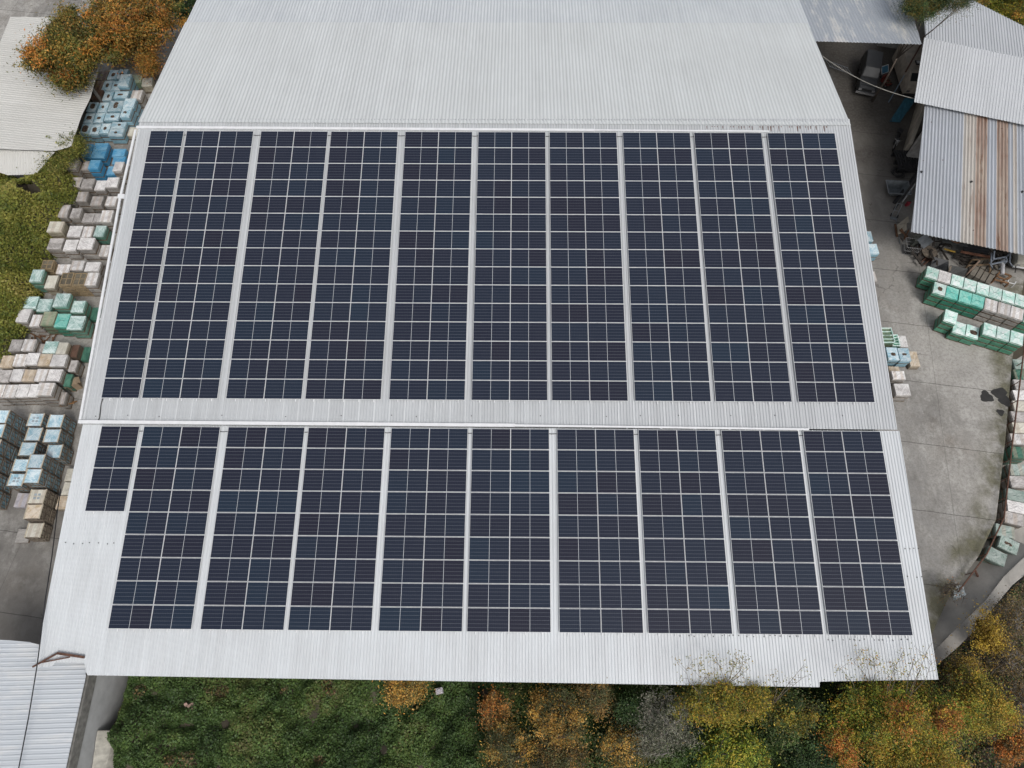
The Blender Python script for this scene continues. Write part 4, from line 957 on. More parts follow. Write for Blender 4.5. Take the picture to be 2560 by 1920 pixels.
off = np.array([hx.mean(), hy.mean(), 0]); leafmesh('foliage', np.stack([x, y, z], 1) - off, .17 * RNG.uniform(.5, 1.35, n), C, hd, .7, .8)
nx, ny = 46, 46; X, Y = np.meshgrid(np.linspace(hx.min(), hx.max(), nx), np.linspace(hy.min(), hy.max(), ny)); Zm = mound(X, Y) - .15; ins = inpoly(X, Y)
for h_ in hole: Zm = np.where(np.hypot(X - h_.x, (Y - h_.y) * 1.5) < .9, .4, Zm)
vs = [(float(a_ - off[0]), float(b_ - off[1]), float(c_)) for a_, b_, c_ in zip(X.ravel(), Y.ravel(), Zm.ravel())]
fs = [(j * nx + i, j * nx + i + 1, (j + 1) * nx + i + 1, (j + 1) * nx + i) for j in range(ny - 1) for i in range(nx - 1) if ins[j:j + 2, i:i + 2].all()]
MB().add(vs, fs).build('stems', M_SOIL, hd)
tree('bushy_shrub', 'pale green shrub poking up between the beige shed and the pallets', 'shrub', 181, 366, 3.0, .9, .6, 'hedge', 26, 120, .2, group=None)
tree('bushy_shrub', 'mid green shrub overhanging the lower tip of the beige shed roof', 'shrub', 134, 412, 2.7, 1.0, .6, 'hedge', 26, 120, .2)

# trees
GA = 'autumn trees and shrubs below the warehouse'
tree('autumn_tree', 'small golden tree just below the eave, left of the other trees', 'tree', 1012, 1722, 3.0, 1.25, .8, 'gold', 26, 70, .17, 1.0, GA, spread=.3, ry=.75)
tree('autumn_tree', 'thin orange-brown sapling at the left end of the tree belt', 'tree', 1238, 1772, 2.6, 1.0, .8, 'golddim', 20, 60, .16, 1.0, GA, spread=.28, pal2='orange', f2=.35)
tree('autumn_tree', 'full golden tree below the middle of the eave', 'tree', 1392, 1790, 3.6, 1.75, 1.3, 'gold', 62, 90, .16, .8, GA, spread=.33, pal2='dull', f2=.42)
tree('autumn_tree', 'dull gold tree at the bottom edge left of the full golden tree', 'tree', 1270, 1880, 3.0, 1.5, 1.0, 'gold', 40, 75, .16, .8, GA, spread=.34, pal2='dull', f2=.45)
tree('autumn_tree', 'brownish-gold tree at the bottom edge beneath the full golden tree', 'tree', 1390, 1900, 2.8, 1.7, .8, 'golddim', 44, 75, .16, .8, GA, spread=.36, pal2='dull', f2=.5)
tree('autumn_tree', 'slender golden-brown tree touching the eave beside the grey willow', 'tree', 1488, 1735, 3.6, .8, 1.3, 'golddim', 34, 75, .16, .8, GA, spread=.28, pal2='dull', f2=.45, ry=1.0)
tree('autumn_tree', 'low dark-gold tree at the bottom edge left of the grey willow', 'tree', 1555, 1868, 2.8, 1.4, .9, 'gold', 40, 65, .16, .8, GA, spread=.33, pal2='dull', f2=.55)
tree('willow_tree', 'grey half-bare willow between the golden and the yellow-green trees', 'tree', 1655, 1812, 4.0, 1.85, 1.2, 'grey', 60, 46, .2, .8, GA, M_BARKG, spread=.34, twigs=.55, aspect=.24, droop=.3, ry=2.0)
tree('autumn_tree', 'yellow-green tree whose top branches reach over the eave', 'tree', 1815, 1752, 4.6, 3.0, 1.2, 'yellowgreen', 95, 85, .16, .8, GA, spread=.36, pal2='autumn', f2=.4, ry=1.1, twigs=.8, bark=M_TWIG, sprays=[(1715, 1672, 6.3, 9), (1745, 1665, 6.5, 12), (1790, 1645, 6.8, 14), (1832, 1662, 6.6, 14), (1858, 1640, 6.8, 10), (1875, 1668, 6.4, 10), (1770, 1685, 6.3, 16), (1930, 1692, 6.3, 9), (2010, 1662, 6.6, 4), (2016, 1688, 6.3, 6)])
tree('leafy_shrub', 'bright yellow-green broad-leaved shrub at the bottom edge', 'shrub', 1838, 1868, 3.4, 2.1, 1.0, 'bright', 60, 80, .24, .8, GA, spread=.3, aspect=.3, ry=1.5)
tree('leafy_shrub', 'mid green shrub between the bright yellow-green shrub and the largest tree', 'shrub', 1968, 1785, 4.2, 1.7, .9, 'ivy', 44, 90, .18, .8, GA, spread=.34, pal2='yellowgreen', f2=.35, ry=1.5)
tree('leafy_shrub', 'dark green shrub under the eave left of the grey willow', 'shrub', 1585, 1775, 3.0, .9, .9, 'dark', 24, 90, .17, .8, GA, spread=.3)
tree('ivy_tree', 'dark green ivy-clad tree at the bottom edge beside the orange sprays', 'tree', 2050, 1890, 3.2, 1.9, 1.1, 'dark', 52, 110, .17, .4, GA, spread=.36)
tree('autumn_tree', 'largest yellow-orange tree, overlapping the lower right roof corner', 'tree', 2235, 1794, 4.5, 4.2, 1.3, 'autumn', 175, 105, .16, .2, GA, spread=.40, pal2='bright', f2=.42, ry=1.9, twigs=.5, bark=M_TWIG, sprays=[(2155, 1625, 6.9, 9), (2130, 1650, 6.6, 14), (2185, 1645, 6.8, 14), (2225, 1655, 6.8, 10), (2262, 1620, 6.8, 3), (2290, 1640, 6.7, 6), (2325, 1610, 6.8, 2), (2330, 1650, 6.6, 7), (2100, 1670, 6.4, 12), (2240, 1680, 6.6, 14), (2300, 1675, 6.5, 12)])
tree('autumn_tree', 'yellow-green tree in the bottom right, below the largest tree', 'tree', 2290, 1905, 3.8, 3.0, 1.2, 'yellowgreen', 85, 95, .17, -.2, GA, spread=.4, pal2='autumn', f2=.45, ry=1.4)
tree('sumac', 'orange-red sumac in front of the dark ivy-clad tree', 'shrub', 2095, 1850, 4.3, .65, .5, 'orange', 14, 70, .17, .3, GA, spread=.34, pal2='autumn', f2=.3)
tree('sumac', 'lower orange-red sumac at the bottom edge by the ivy-clad tree', 'shrub', 2118, 1893, 4.0, .6, .45, 'orange', 12, 70, .17, .3, GA, spread=.32, pal2='autumn', f2=.3)
tree('sumac', 'bright orange sumac spray on the right side of the largest tree', 'shrub', 2364, 1803, 5.6, .55, .4, 'orange', 12, 70, .17, -.2, GA, spread=.32, pal2='autumn', f2=.3)
tree('sumac', 'orange sumac sprays in the middle of the largest tree', 'shrub', 2268, 1792, 6.3, 1.0, .4, 'orange', 16, 40, .17, -.2, GA, spread=.42, pal2='autumn', f2=.5)
tree('sumac', 'reddish sumac in the bottom right corner', 'shrub', 2538, 1866, 3.0, 1.1, .8, 'orange', 26, 70, .17, -.5, GA, spread=.3, pal2='golddim', f2=.4)
tree('autumn_tree', 'olive-yellow tree standing between the curved wall and the bottom right corner', 'tree', 2450, 1770, 3.6, 1.9, 1.2, 'autumn', 60, 95, .16, -.5, GA, spread=.38, pal2='yellowgreen', f2=.4)
tree('yellow_shrub', 'bright yellow shrub against the curved retaining wall', 'shrub', 2470, 1588, 2.2, .95, .8, 'yellow', 34, 75, .17, -.5, GA, spread=.3, ry=1.3)
tree('yellow_shrub', 'sparse yellow shrub by the lower end of the curved wall', 'shrub', 2412, 1672, 2.0, .95, .7, 'yellow', 26, 55, .16, -.5, GA, spread=.34, pal2='brown', f2=.45)
for q, (bx, by, lab) in enumerate(((2535, 1545, 'bare twiggy bush beside the curved wall at the right edge'), (2520, 1650, 'brown bare bush to the right of the bright yellow shrub'), (2548, 1745, 'bare grey bush at the right edge above the reddish sumac'))):
    tree('bare_bush', lab, 'bush', bx, by, 1.9, 1.3, 1.0, 'brown', 60, 13, .15, -.5, GA, M_BARKG, spread=.4, twigs=1.0, trunk=.06, pal2='golddim', f2=.3)
tree('bare_bush', 'dark bare bush growing at the yard corner beside the warehouse eave', 'bush', 2375, 1475, .9, .95, .6, 'brown', 26, 3, .13, -.2, None, M_BARK, spread=.25, twigs=1.0, trunk=.05, pal2='orange', f2=.2)
tree('autumn_tree', 'large orange autumn tree at the top left over the yard', 'tree', 322, 52, 6.0, 4.7, 2.4, 'bigorange', 150, 120, .30, 0, 'trees at the top left', M_BARKG, spread=.55, pal2='olive', f2=.25, twigs=.7, ry=4.6, trunk=.22)
tree('olive_green_tree', 'olive green tree leaning over the beige shed roof', 'tree', 166, 126, 6.2, 3.0, 2.0, 'olive', 115, 120, .30, 0, 'trees at the top left', M_BARKG, spread=.5, pal2='bigorange', f2=.2, ry=4.2, trunk=.2)
tree('leafy_shrub', 'dark green shrub at the top edge beside the back roof', 'shrub', 455, 12, 4.2, 1.8, 1.4, 'dark', 46, 120, .2, 0)
tree('orange_shrub', 'orange shrub leaning against the left side of the back roof', 'shrub', 372, 160, 3.6, .9, .9, 'bigorange', 24, 80, .2, 0)
cf_ = CF.pt(*CF.hit(2320, -6)); tree('conifer', 'dark green conifer hanging over the canopy roof at the top edge', 'tree', 2330, -8, 10.6, 3.0, 1.3, 'dark', 90, 170, .2, 0, spread=.45, aspect=.2, pal2='olive', f2=.25, ry=2.4)
tree('hedge_bush', 'yellow-green bush in the top right corner behind the shed roof', 'bush', 2555, 10, 4.2, 3.4, 1.6, 'bright', 70, 120, .22, 0, spread=.5, pal2='autumn', f2=.5)
tree('hedge_bush', 'orange-brown bush at the top edge behind the shed roof', 'bush', 2490, -22, 4.2, 2.4, 1.4, 'gold', 44, 120, .22, 0, spread=.5, pal2='bright', f2=.5)

# ------------------------------------------------------------------ things lying about
def one(name, mb, mat, label, cat, group=None, smooth=False):
    c = Vector((0, 0, 0)); n = len(mb.v)
    for v in mb.v: c += Vector(v)
    c /= n; c.z = min(v[2] for v in mb.v); mb.v = [tuple(Vector(v) - c) for v in mb.v]
    o = mb.build(name, mat, None, smooth); o.location = c; return tag(o, label, cat, group)
def hull(sec, name, mat, parent, smooth=False):
    """loft through cross-sections given as lists of points"""
    mb = MB(); n = len(sec[0]); vs = [p for s in sec for p in s]; fs = [tuple(range(n))[::-1], tuple(range(len(vs) - n, len(vs)))]
    for i in range(len(sec) - 1): fs += [(i * n + k, i * n + (k + 1) % n, (i + 1) * n + (k + 1) % n, (i + 1) * n + k) for k in range(n)]
    mb.add(vs, fs); o = mb.build(name, mat, parent, smooth); b = o.modifiers.new('soft', 'BEVEL'); b.width = .05; b.segments = 2; b.limit_method = 'ANGLE'; return o
M_GLASS = simple('dark_glass', (.022, .026, .03), .35, 0, .1); M_TYRE = simple('tyre_rubber', (.015, .015, .015), .9, 0, .2); M_CHROME = simple('worn_chrome', (.55, .55, .56), .25, .7, .1)
def wheels(parent, xs, ys, r, wd):
    for sx in xs:
        for y in ys:
            c = (sx, y, r); wv = MB().ring(c, r * .74, r * .26, 'x', 18, 8).build('wheel', M_TYRE, parent, True)
            rim = MB(); rim.tube([(sx - wd * .3, y, r), (sx + wd * .3, y, r)], r * .55, 14); rim.build('rim', M_CHROME, wv)
# the dark off-road car, nose (-y) towards the viewer
fc, rc = g(2167, 226, .8), g(2183, 112, .8); yaw = math.atan2(rc.y - fc.y, rc.x - fc.x) - math.pi / 2
car = thing('parked_car', 'dark grey off-road car parked nose out under the canopy', 'car', (fc.x, fc.y, 0), yaw)
bodym = simple('dull_car_paint', (.045, .047, .05), .6, 0, .15)
def sect(y, w, z0, z1, wt): return [(-w, y, z0), (w, y, z0), (w, y, (z0 + z1) * .55), (wt, y, z1), (-wt, y, z1), (-w, y, (z0 + z1) * .55)]
hull([sect(.05, .78, .45, .95, .70), sect(.25, .84, .35, 1.02, .76), sect(1.45, .86, .35, 1.10, .80), sect(4.5, .86, .35, 1.12, .82), sect(4.65, .82, .45, 1.08, .78)], 'body', bodym, car)
hull([sect(1.40, .80, 1.06, 1.12, .74), sect(2.05, .80, 1.06, 1.75, .68), sect(2.3, .80, 1.06, 1.80, .70), sect(4.35, .80, 1.06, 1.82, .70), sect(4.60, .80, 1.06, 1.15, .72)], 'cabin', bodym, car)
m = MB(); m.add([(-.70, 1.44, 1.17), (.70, 1.44, 1.17), (.62, 2.03, 1.73), (-.62, 2.03, 1.73)], [(0, 1, 2, 3)]); m.v = [(a, b - .025, c + .03) for a, b, c in m.v]; m.build('windscreen', M_GLASS, car)
for s in (-1, 1):
    m = MB().add([(s * .815, 2.15, 1.2), (s * .815, 4.3, 1.2), (s * .745, 4.2, 1.68), (s * .745, 2.3, 1.68)], [(0, 1, 2, 3)]); m.build('side_window', M_GLASS, car)
    MB().box((s * .6, .02, .78), (.26, .08, .17)).build('headlight', M_CHROME, car)
    MB().box((s * .96, 1.75, 1.15), (.16, .10, .14)).build('mirror', M_TYRE, car)
MB().box((0, .03, .78), (.85, .06, .16)).build('grille', M_TYRE, car)
MB().bar((-.88, -.08, .5), (.88, -.08, .5), .12, .16).build('bumper', M_CHROME, car)
MB().box((0, .78, 1.075), (1.1, .9, .03)).build('bonnet_panel', bodym, car)
wheels(car, (-.80, .80), (.95, 3.65), .36, .22)
# beige camper van half under the shed roof
p = g(2263, 232, .5); van = thing('camper_van', 'beige high-roofed van with a white roof hatch, half under the shed roof', 'van', (p.x + .75, p.y - .2, 0), R(-2))
vm = simple('beige_van_paint', (.50, .44, .37), .6, 0, .25, 2)
hull([sect(.0, .95, .4, 1.25, .85), sect(.35, 1.0, .4, 1.55, .9), sect(.95, 1.02, .4, 2.15, .92), sect(5.0, 1.02, .4, 2.25, .95)], 'body', vm, van)
MB().add([(-.84, .38, 1.62), (.84, .38, 1.62), (.80, .90, 2.10), (-.80, .90, 2.10)], [(0, 1, 2, 3)]).build('windscreen', M_GLASS, van).location = (0, -.05, .06)
h = MB().box((0, 2.1, 2.28), (.55, .5, .1)).build('roof_hatch', M_DARK, van); MB().box((0, 2.1, 2.345), (.38, .32, .03)).build('hatch_pane', M_WHITE, h)
for s in (-1, 1): MB().box((s * .7, -.01, .85), (.28, .06, .18)).build('headlight', M_CHROME, van)
MB().bar((-1, -.06, .5), (1, -.06, .5), .1, .18).build('bumper', M_DARK, van); wheels(van, (-.92, .92), (.9, 4.0), .34, .22)
# nose of a second van at the right edge
p = g(2552, 668, .6); v2 = thing('parked_van', 'cream van nose showing under the rusty shed at the right edge', 'van', (p.x + .3, p.y, 0), R(-14))
cv = simple('cream_van_paint', (.46, .44, .38), .45, 0, .15)
hull([sect(0, .80, .4, .95, .72), sect(.2, .85, .35, 1.05, .78), sect(1.0, .87, .35, 1.2, .8), sect(1.7, .87, .35, 1.85, .74), sect(4.2, .87, .35, 1.9, .76)], 'body', cv, v2)
MB().add([(-.7, 1.04, 1.27), (.7, 1.04, 1.27), (.66, 1.64, 1.82), (-.66, 1.64, 1.82)], [(0, 1, 2, 3)]).build('windscreen', M_GLASS, v2).location = (0, -.04, .05)
for s in (-1, 1): MB().box((s * .55, -.01, .75), (.26, .06, .16)).build('headlight', M_CHROME, v2)
MB().bar((-.85, -.06, .48), (.85, -.06, .48), .1, .16).build('bumper', M_WHITE, v2); wheels(v2, (-.80, .80), (.85, 3.3), .32, .2)
# motorcycle by the beige wall
a, b = g(2237, 376, .3), g(2254, 310, .3); yw = math.atan2(b.y - a.y, b.x - a.x) - math.pi / 2
mt = thing('motorcycle', 'black motorcycle standing along the beige wall of the rusty shed', 'motorcycle', (a.x, a.y + .3, 0), yw)
for y in (0, 1.45):
    wv = MB().ring((0, y, .31), .25, .06, 'x', 20, 8).build('wheel', M_TYRE, mt, True); MB().tube([(-.04, y, .31), (.04, y, .31)], .15, 12).build('rim', M_CHROME, wv)
hull([[(-.12, .35, .62), (.12, .35, .62), (.15, .35, .80), (-.15, .35, .80)], [(-.19, .55, .60), (.19, .55, .60), (.17, .55, .96), (-.17, .55, .96)], [(-.12, .85, .62), (.12, .85, .62), (.11, .85, .82), (-.11, .85, .82)]], 'fuel_tank', M_DARK, mt)
hull([[(-.15, .85, .68), (.15, .85, .68), (.14, .85, .80), (-.14, .85, .80)], [(-.17, 1.3, .70), (.17, 1.3, .70), (.15, 1.3, .82), (-.15, 1.3, .82)], [(-.1, 1.7, .74), (.1, 1.7, .74), (.08, 1.7, .84), (-.08, 1.7, .84)]], 'seat', M_TYRE, mt)
MB().box((0, .7, .42), (.34, .46, .36)).build('engine', M_DARK, mt)
MB().tube([(-.36, .35, 1.02), (-.14, .2, .98), (.14, .2, .98), (.36, .35, 1.02)], .018).build('handlebar', M_CHROME, mt)
MB().tube([(-.08, 0, .31), (-.08, .22, .95)], .03).tube([(.08, 0, .31), (.08, .22, .95)], .03).build('fork', M_CHROME, mt)
MB().box((0, .12, .86), (.18, .12, .18)).build('headlight', M_CHROME, mt); MB().tube([(.16, .6, .28), (.17, 1.5, .33)], .05, 8).build('exhaust', M_CHROME, mt)
MB().box((0, 1.62, .88), (.42, .34, .28)).build('luggage_box', M_DARK, mt)
# blue ribbed sheet leaning on the wall
q = [g(2224, 304, .15), g(2249, 306, .15), g(2289, 247, 1.5), g(2262, 246, 1.5)]
fr = frame(q[0], q[1] - q[0], q[3] - q[0]); L1 = [((v - q[0]).dot(fr.X), (v - q[0]).dot(fr.Y)) for v in q]
bt = thing('blue_sheet', 'blue ribbed sheet sloping up beside the beige wall, below the camper van', 'sheet', tuple(q[0]))
corrugated('ribbed_panel', fr, L1, .3, .03, simple('petrol_blue_paint', (.028, .13, .19), .5, 0, .25), bt, lap=0)
MB().box((0, 0, 0), (.01, .01, .01))
fm_ = MB()
for i, j in ((0, 1), (2, 3), (0, 3), (1, 2)): fm_.bar(q[i] + Vector((0, 0, .03)), q[j] + Vector((0, 0, .03)), .05)
fm_.bar(q[3] - Vector((0, 0, 0)), (q[3].x, q[3].y, 0), .06); fm_.bar(q[2], (q[2].x, q[2].y, 0), .06); wpart(fm_, 'edge_frame', simple('petrol_blue_frame', (.03, .11, .16), .5), bt)
# steel lattice frame and ladder near the van
def lattice(a, b, wv, n, r): 
    a, b, wv = Vector(a), Vector(b), Vector(wv); m = MB().tube([a, b], r).tube([a + wv, b + wv], r)
    for i in range(n): f = (i + .5) / n; m.tube([a.lerp(b, f), a.lerp(b, f) + wv], r * .8, 5)
    return m
M_STEEL = simple('grey_steel', (.26, .28, .30), .5, .3, .2)
one('ladder', lattice(g(2246, 160, .1), g(2278, 96, 2.2), (.9, .1, 0), 5, .035), M_STEEL, 'grey steel ladder leaning behind the beige camper van', 'ladder')
one('ladder', lattice(g(2060, 148, .1), g(2120, 170, .5), (.25, -1.1, .1), 8, .03), M_STEEL, 'ladder lying in the shade left of the parked off-road car', 'ladder')
one('steel_pole', MB().tube([g(2221, 256, .05), g(2261, 188, 2.2)], .05), simple('blue_grey_pole', (.16, .22, .28), .5), 'slim blue-grey pole leaning beside the camper van', 'pole')
one('rusty_pole', MB().tube([g(2264, 180, 2.3), g(2303, 110, 3.4)], .07), M_RUST, 'rusty pole rising to the canopy corner', 'pole')
pa = g(2208, 181, .4); sg = thing('framed_sign', 'small blue sign in a white frame right of the parked off-road car', 'sign', tuple(pa), R(25))
m = Matrix.Rotation(R(50), 3, 'X'); MB().box((0, 0, .35), (.75, .62, .03), m=m).build('panel', simple('sign_blue', (.07, .22, .34), .5), sg)
fm_ = MB()
for s in (-1, 1): fm_.box(m @ Vector((s * .39, 0, 0)) + Vector((0, 0, .35)), (.05, .70, .05), m=m); fm_.box(m @ Vector((0, s * .33, 0)) + Vector((0, 0, .35)), (.74, .05, .05), m=m)
fm_.build('frame', M_WHITE, sg); MB().bar((0, .22, .6), (.2, .9, 0), .04).build('prop', M_STEEL, sg)
c = g(2212, 212, 0); rc_ = thing('hand_truck', 'red hand truck with coiled hose right of the off-road car', 'hand truck', tuple(c), .5)
MB().box((0, 0, .3), (.7, .9, .08)).box((0, .42, .6), (.7, .05, .6)).build('bed', simple('faded_red', (.20, .04, .03), .6, 0, .3), rc_); wheels(rc_, (-.3, .3), (-.3,), .2, .1)
MB().ring((.05, -.05, .42), .26, .05, 'z').ring((.05, -.05, .5), .24, .05, 'z').build('hose', simple('hose_brown', (.14, .09, .06), .8), rc_)
# rope across the dark opening
a, b = g(2056, 140, 7.2), g(2288, 247, 5.0); rp = [a.lerp(b, i / 12) - Vector((0, 0, 1.0 * 4 * (i / 12) * (1 - i / 12) * .5)) for i in range(13)]
tag(MB().tube(rp, .03, 6).build('rope', simple('pale_rope', (.27, .26, .235), .9)), 'pale rope slung across the dark opening from the back roof to the grey shed', 'rope')
# dark slatted stack, coil, pipes, skip
c = g(2268, 400, .5); m = MB()
for i in range(9): m.box((c.x - .9 + i * .23, c.y, .55 + .01 * (i % 2)), (.17, 2.2, .05), 0)
for k in range(3): m.box((c.x, c.y - .95 + k * .95, .25), (2.0, .12, .5))
one('slatted_rack', m, M_DARK, 'dark slatted rack tucked under the left side of the rusty-striped roof', 'rack')
c = g(2243, 434, 0); m = MB()
for k in range(6): m.ring((c.x + .12 * math.sin(k * 2), c.y + .1 * math.cos(k * 3), .04 + .05 * k), .45 + .05 * math.sin(k), .025, 'z', 20, 5)
one('cable_coil', m, M_DARK, 'coil of black cable on the ground in front of the slatted rack', 'cable coil')
one('steel_pipe', MB().tube([g(2236, 507, .12), g(2292, 434, .35)], .16, 10), M_DARK, 'thick dark pipe lying beside the grey skip', 'pipe')
one('steel_pipe', MB().tube([g(2256, 505, .45), g(2288, 460, .9)], .05, 8), simple('bright_pipe', (.5, .5, .5), .4), 'thin bright pipe leaning against the thick dark pipe', 'pipe')
c = g(2236, 483, 0); sk_ = thing('metal_skip', 'small grey metal skip on the concrete left of the rusty shed', 'skip', tuple(c), R(-4))
m = MB(); b_, t_ = (.55, .4), (.95, .72)
B4 = [(-b_[0], -b_[1], .12), (b_[0], -b_[1], .12), (b_[0], b_[1], .12), (-b_[0], b_[1], .12)]; T4 = [(-t_[0], -t_[1], .75), (t_[0], -t_[1], .75), (t_[0], t_[1], .75), (-t_[0], t_[1], .75)]
m.add(B4 + T4, [(0, 1, 2, 3)] + [(k, (k + 1) % 4, 4 + (k + 1) % 4, 4 + k) for k in range(4)]); o = m.build('tub', simple('skip_grey', (.17, .19, .20), .5, .2, .3), sk_); o.modifiers.new('t', 'SOLIDIFY').thickness = .04
m = MB()
for k in range(4): m.bar(T4[k], T4[(k + 1) % 4], .07)
m.build('rim', M_STEEL, sk_); MB().box((-.3, 0, .06), (.12, .7, .12)).box((.3, 0, .06), (.12, .7, .12)).build('skid', M_DARK, sk_)
c = g(2266, 514, 0); cn = thing('jerrycan', 'small red canister in the shade beside the rusty shed', 'canister', tuple(c), .3)
o = MB().box((0, 0, .25), (.34, .22, .48)).build('body', simple('can_red', (.32, .03, .05), .45), cn); bv = o.modifiers.new('b', 'BEVEL'); bv.width = .05; bv.segments = 2; MB().tube([(-.1, 0, .52), (.1, 0, .52)], .025).tube([(.13, 0, .48), (.17, 0, .56)], .035).build('cap', M_DARK, cn)
c = g(2233, 545, 0); hc = thing('sack_barrow', 'grey sack barrow on the concrete beside the pale board', 'barrow', tuple(c), R(-20))
MB().tube([(-.2, .1, .1), (-.2, .75, 1.0)], .025).tube([(.2, .1, .1), (.2, .75, 1.0)], .025).tube([(-.2, .4, .5), (.2, .4, .5)], .02).tube([(-.2, .75, 1.0), (.2, .75, 1.0)], .025).box((0, -.05, .04), (.5, .3, .03)).build('frame', M_STEEL, hc); wheels(hc, (-.27, .27), (.15,), .15, .08)
# pale board with a notch, planks
q = [(2243, 562), (2271, 540), (2273, 554), (2266, 559), (2267, 574), (2250, 585), (2245, 585)]; z_ = [.55, .9, .9, .85, .6, .35, .35]
V = [g(a, b, z) for (a, b), z in zip(q, z_)]; m = MB(); m.add(V + [v - Vector((0, 0, .04)) for v in V], [tuple(range(7)), tuple(range(7, 14))[::-1]] + [(k, 7 + k, 7 + (k + 1) % 7, (k + 1) % 7) for k in range(7)])
one('notched_board', m, simple('pale_board', (.40, .36, .29), .8, 0, .1), 'pale board with a notched corner propped beside the rusty shed', 'board')
def planks(label, specs, mat, w_=.16, t_=.05, name='planks', cat='planks'):
    m = MB()
    for (a, za, b, zb) in specs: m.bar(g(*a, za), g(*b, zb), w_, t_)
    return one(name, m, mat, label, cat)
planks('rusty brown timbers leaning against the pale notched board', [((2249, 575), .8, (2270, 592), .3), ((2253, 572), .9, (2268, 596), .25), ((2238, 560), .3, (2243, 592), .1), ((2272, 575), 1.0, (2260, 598), .1)], simple('brown_timber', (.15, .08, .045), .8, 0, .35))
planks('slim grey metal bars on the ground in front of the notched board', [((2247, 590), .05, (2250, 608), .03), ((2244, 540), .1, (2240, 556), .1)], M_STEEL, .05, .05, 'metal_bars', 'bars')
c = g(2271, 625, .02); cg = thing('wire_cage', 'grey wire cage standing at the corner of the rusty shed', 'cage', tuple(c), R(-9)); m = MB()
for k in range(9):
    x = -.55 + k * .1375; m.tube([(x, -.5, 0), (x, -.5, .9)], .012, 4); m.tube([(-.55, -.5 + k * .12, 0), (-.55, -.5 + k * .12, .9)], .012, 4)
for z in (.02, .45, .9): m.tube([(-.55, .5, z), (-.55, -.5, z), (.55, -.5, z), (.55, .5, z), (-.55, .5, z)], .022, 5)
m.build('mesh_sides', simple('galvanised_wire', (.36, .36, .36), .5, .3), cg); MB().box((0, 0, .02), (1.1, 1.0, .03)).build('floor', M_DARK, cg)
c = g(2286, 612, 0); ch = thing('metal_chest', 'worn green-grey metal chest beside the wire cage', 'chest', tuple(c), R(-8)); MB().box((0, 0, .42), (.75, .6, .82)).build('body', simple('chest_paint', (.13, .14, .12), .6, .1, .35, 6), ch); MB().box((0, 0, .855), (.79, .64, .05)).build('lid', simple('chest_lid', (.24, .25, .22), .6, .1, .35, 6), ch); MB().box((0, -.33, .62), (.18, .04, .05)).build('handle', M_DARK, ch)
c = g(2316, 640, 0); wl = thing('cable_drum', 'rusty cable drum on its side left of the glass sheets', 'cable drum', tuple(c), .4)
MB().tube([(0, 0, .05), (0, 0, .12)], .62, 20).build('flange', M_RUST, wl); MB().tube([(0, 0, .48), (0, 0, .55)], .62, 20).build('flange', M_GREYW, wl); MB().tube([(0, 0, .12), (0, 0, .48)], .30, 16).tube([(0, 0, .55), (0, 0, .60)], .1, 10).build('core', M_DARK, wl)
planks('rusty angle irons beside the cable drum', [((2300, 660), .05, (2330, 628), .5), ((2305, 665), .1, (2338, 640), .4), ((2297, 610), .3, (2299, 655), .1)], M_RUST, .09, .09, 'angle_irons', 'iron bars')
planks('leaning grey corrugated offcuts behind the metal chest', [((2296, 604), 1.2, (2318, 588), 1.6), ((2300, 610), 1.0, (2322, 594), 1.4), ((2305, 618), .8, (2330, 600), 1.2)], M_STEEL, .35, .03, 'sheet_offcuts', 'metal sheets')
# table with orange-brown coil
c = g(2374, 614, 0); tb = thing('workbench', 'grey workbench under the eave of the rusty shed', 'workbench', (c.x, c.y, 0), R(-15))
MB().box((0, 0, .83), (2.1, 1.1, .06)).build('top', simple('bench_top', (.085, .09, .09), .6, .1, .4, 4), tb)
for sx in (-1, 1):
    for sy in (-1, 1): MB().box((sx * .95, sy * .45, .4), (.08, .08, .8)).build('leg', M_DARK, tb)
m = MB()
for k in range(5): m.ring((c.x + .05, c.y + .12, .885 + .002 * k), .18 + .09 * k, .022, 'z', 24, 5)
one('copper_coil', m, simple('copper_orange', (.30, .13, .055), .5, .2, .3), 'orange-brown coil of tube lying on the grey workbench', 'coil')
planks('yellow painted angle bar on the front of the workbench', [((2360, 622), .92, (2388, 630), .92)], simple('worn_yellow', (.42, .27, .05), .6, 0, .4), .10, .08, 'yellow_bar', 'bar')
planks('long rusty beam lying under the rusty-striped roof', [((2402, 629), .9, (2476, 643), .9)], simple('red_rust', (.17, .075, .045), .8, 0, .4), .16, .12, 'rusty_beam', 'beam')
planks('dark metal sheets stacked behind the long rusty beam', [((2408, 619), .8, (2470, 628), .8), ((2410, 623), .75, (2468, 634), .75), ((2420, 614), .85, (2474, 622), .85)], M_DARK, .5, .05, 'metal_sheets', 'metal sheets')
def slab(label, pts, mat, name, cat, th=.05):
    V = [g(a, b, z) for a, b, z in pts]; m = MB(); n = len(V); m.add(V + [v - Vector((0, .02, th)) for v in V], [tuple(range(n)), tuple(range(n, 2 * n))[::-1]] + [(k, n + k, n + (k + 1) % n, (k + 1) % n) for k in range(n)]); return one(name, m, mat, label, cat)
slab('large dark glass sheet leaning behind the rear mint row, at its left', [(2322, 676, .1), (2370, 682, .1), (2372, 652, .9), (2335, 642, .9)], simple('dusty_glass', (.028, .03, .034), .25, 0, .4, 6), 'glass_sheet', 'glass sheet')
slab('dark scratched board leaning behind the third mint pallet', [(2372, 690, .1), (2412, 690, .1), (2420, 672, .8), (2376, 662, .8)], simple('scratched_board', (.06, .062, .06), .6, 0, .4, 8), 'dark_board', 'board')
slab('short pale plank poking up behind the second mint pallet', [(2371, 680, .9), (2376, 676, .9), (2380, 664, 1.1), (2374, 666, 1.1)], M_GREYW, 'plank', 'plank')
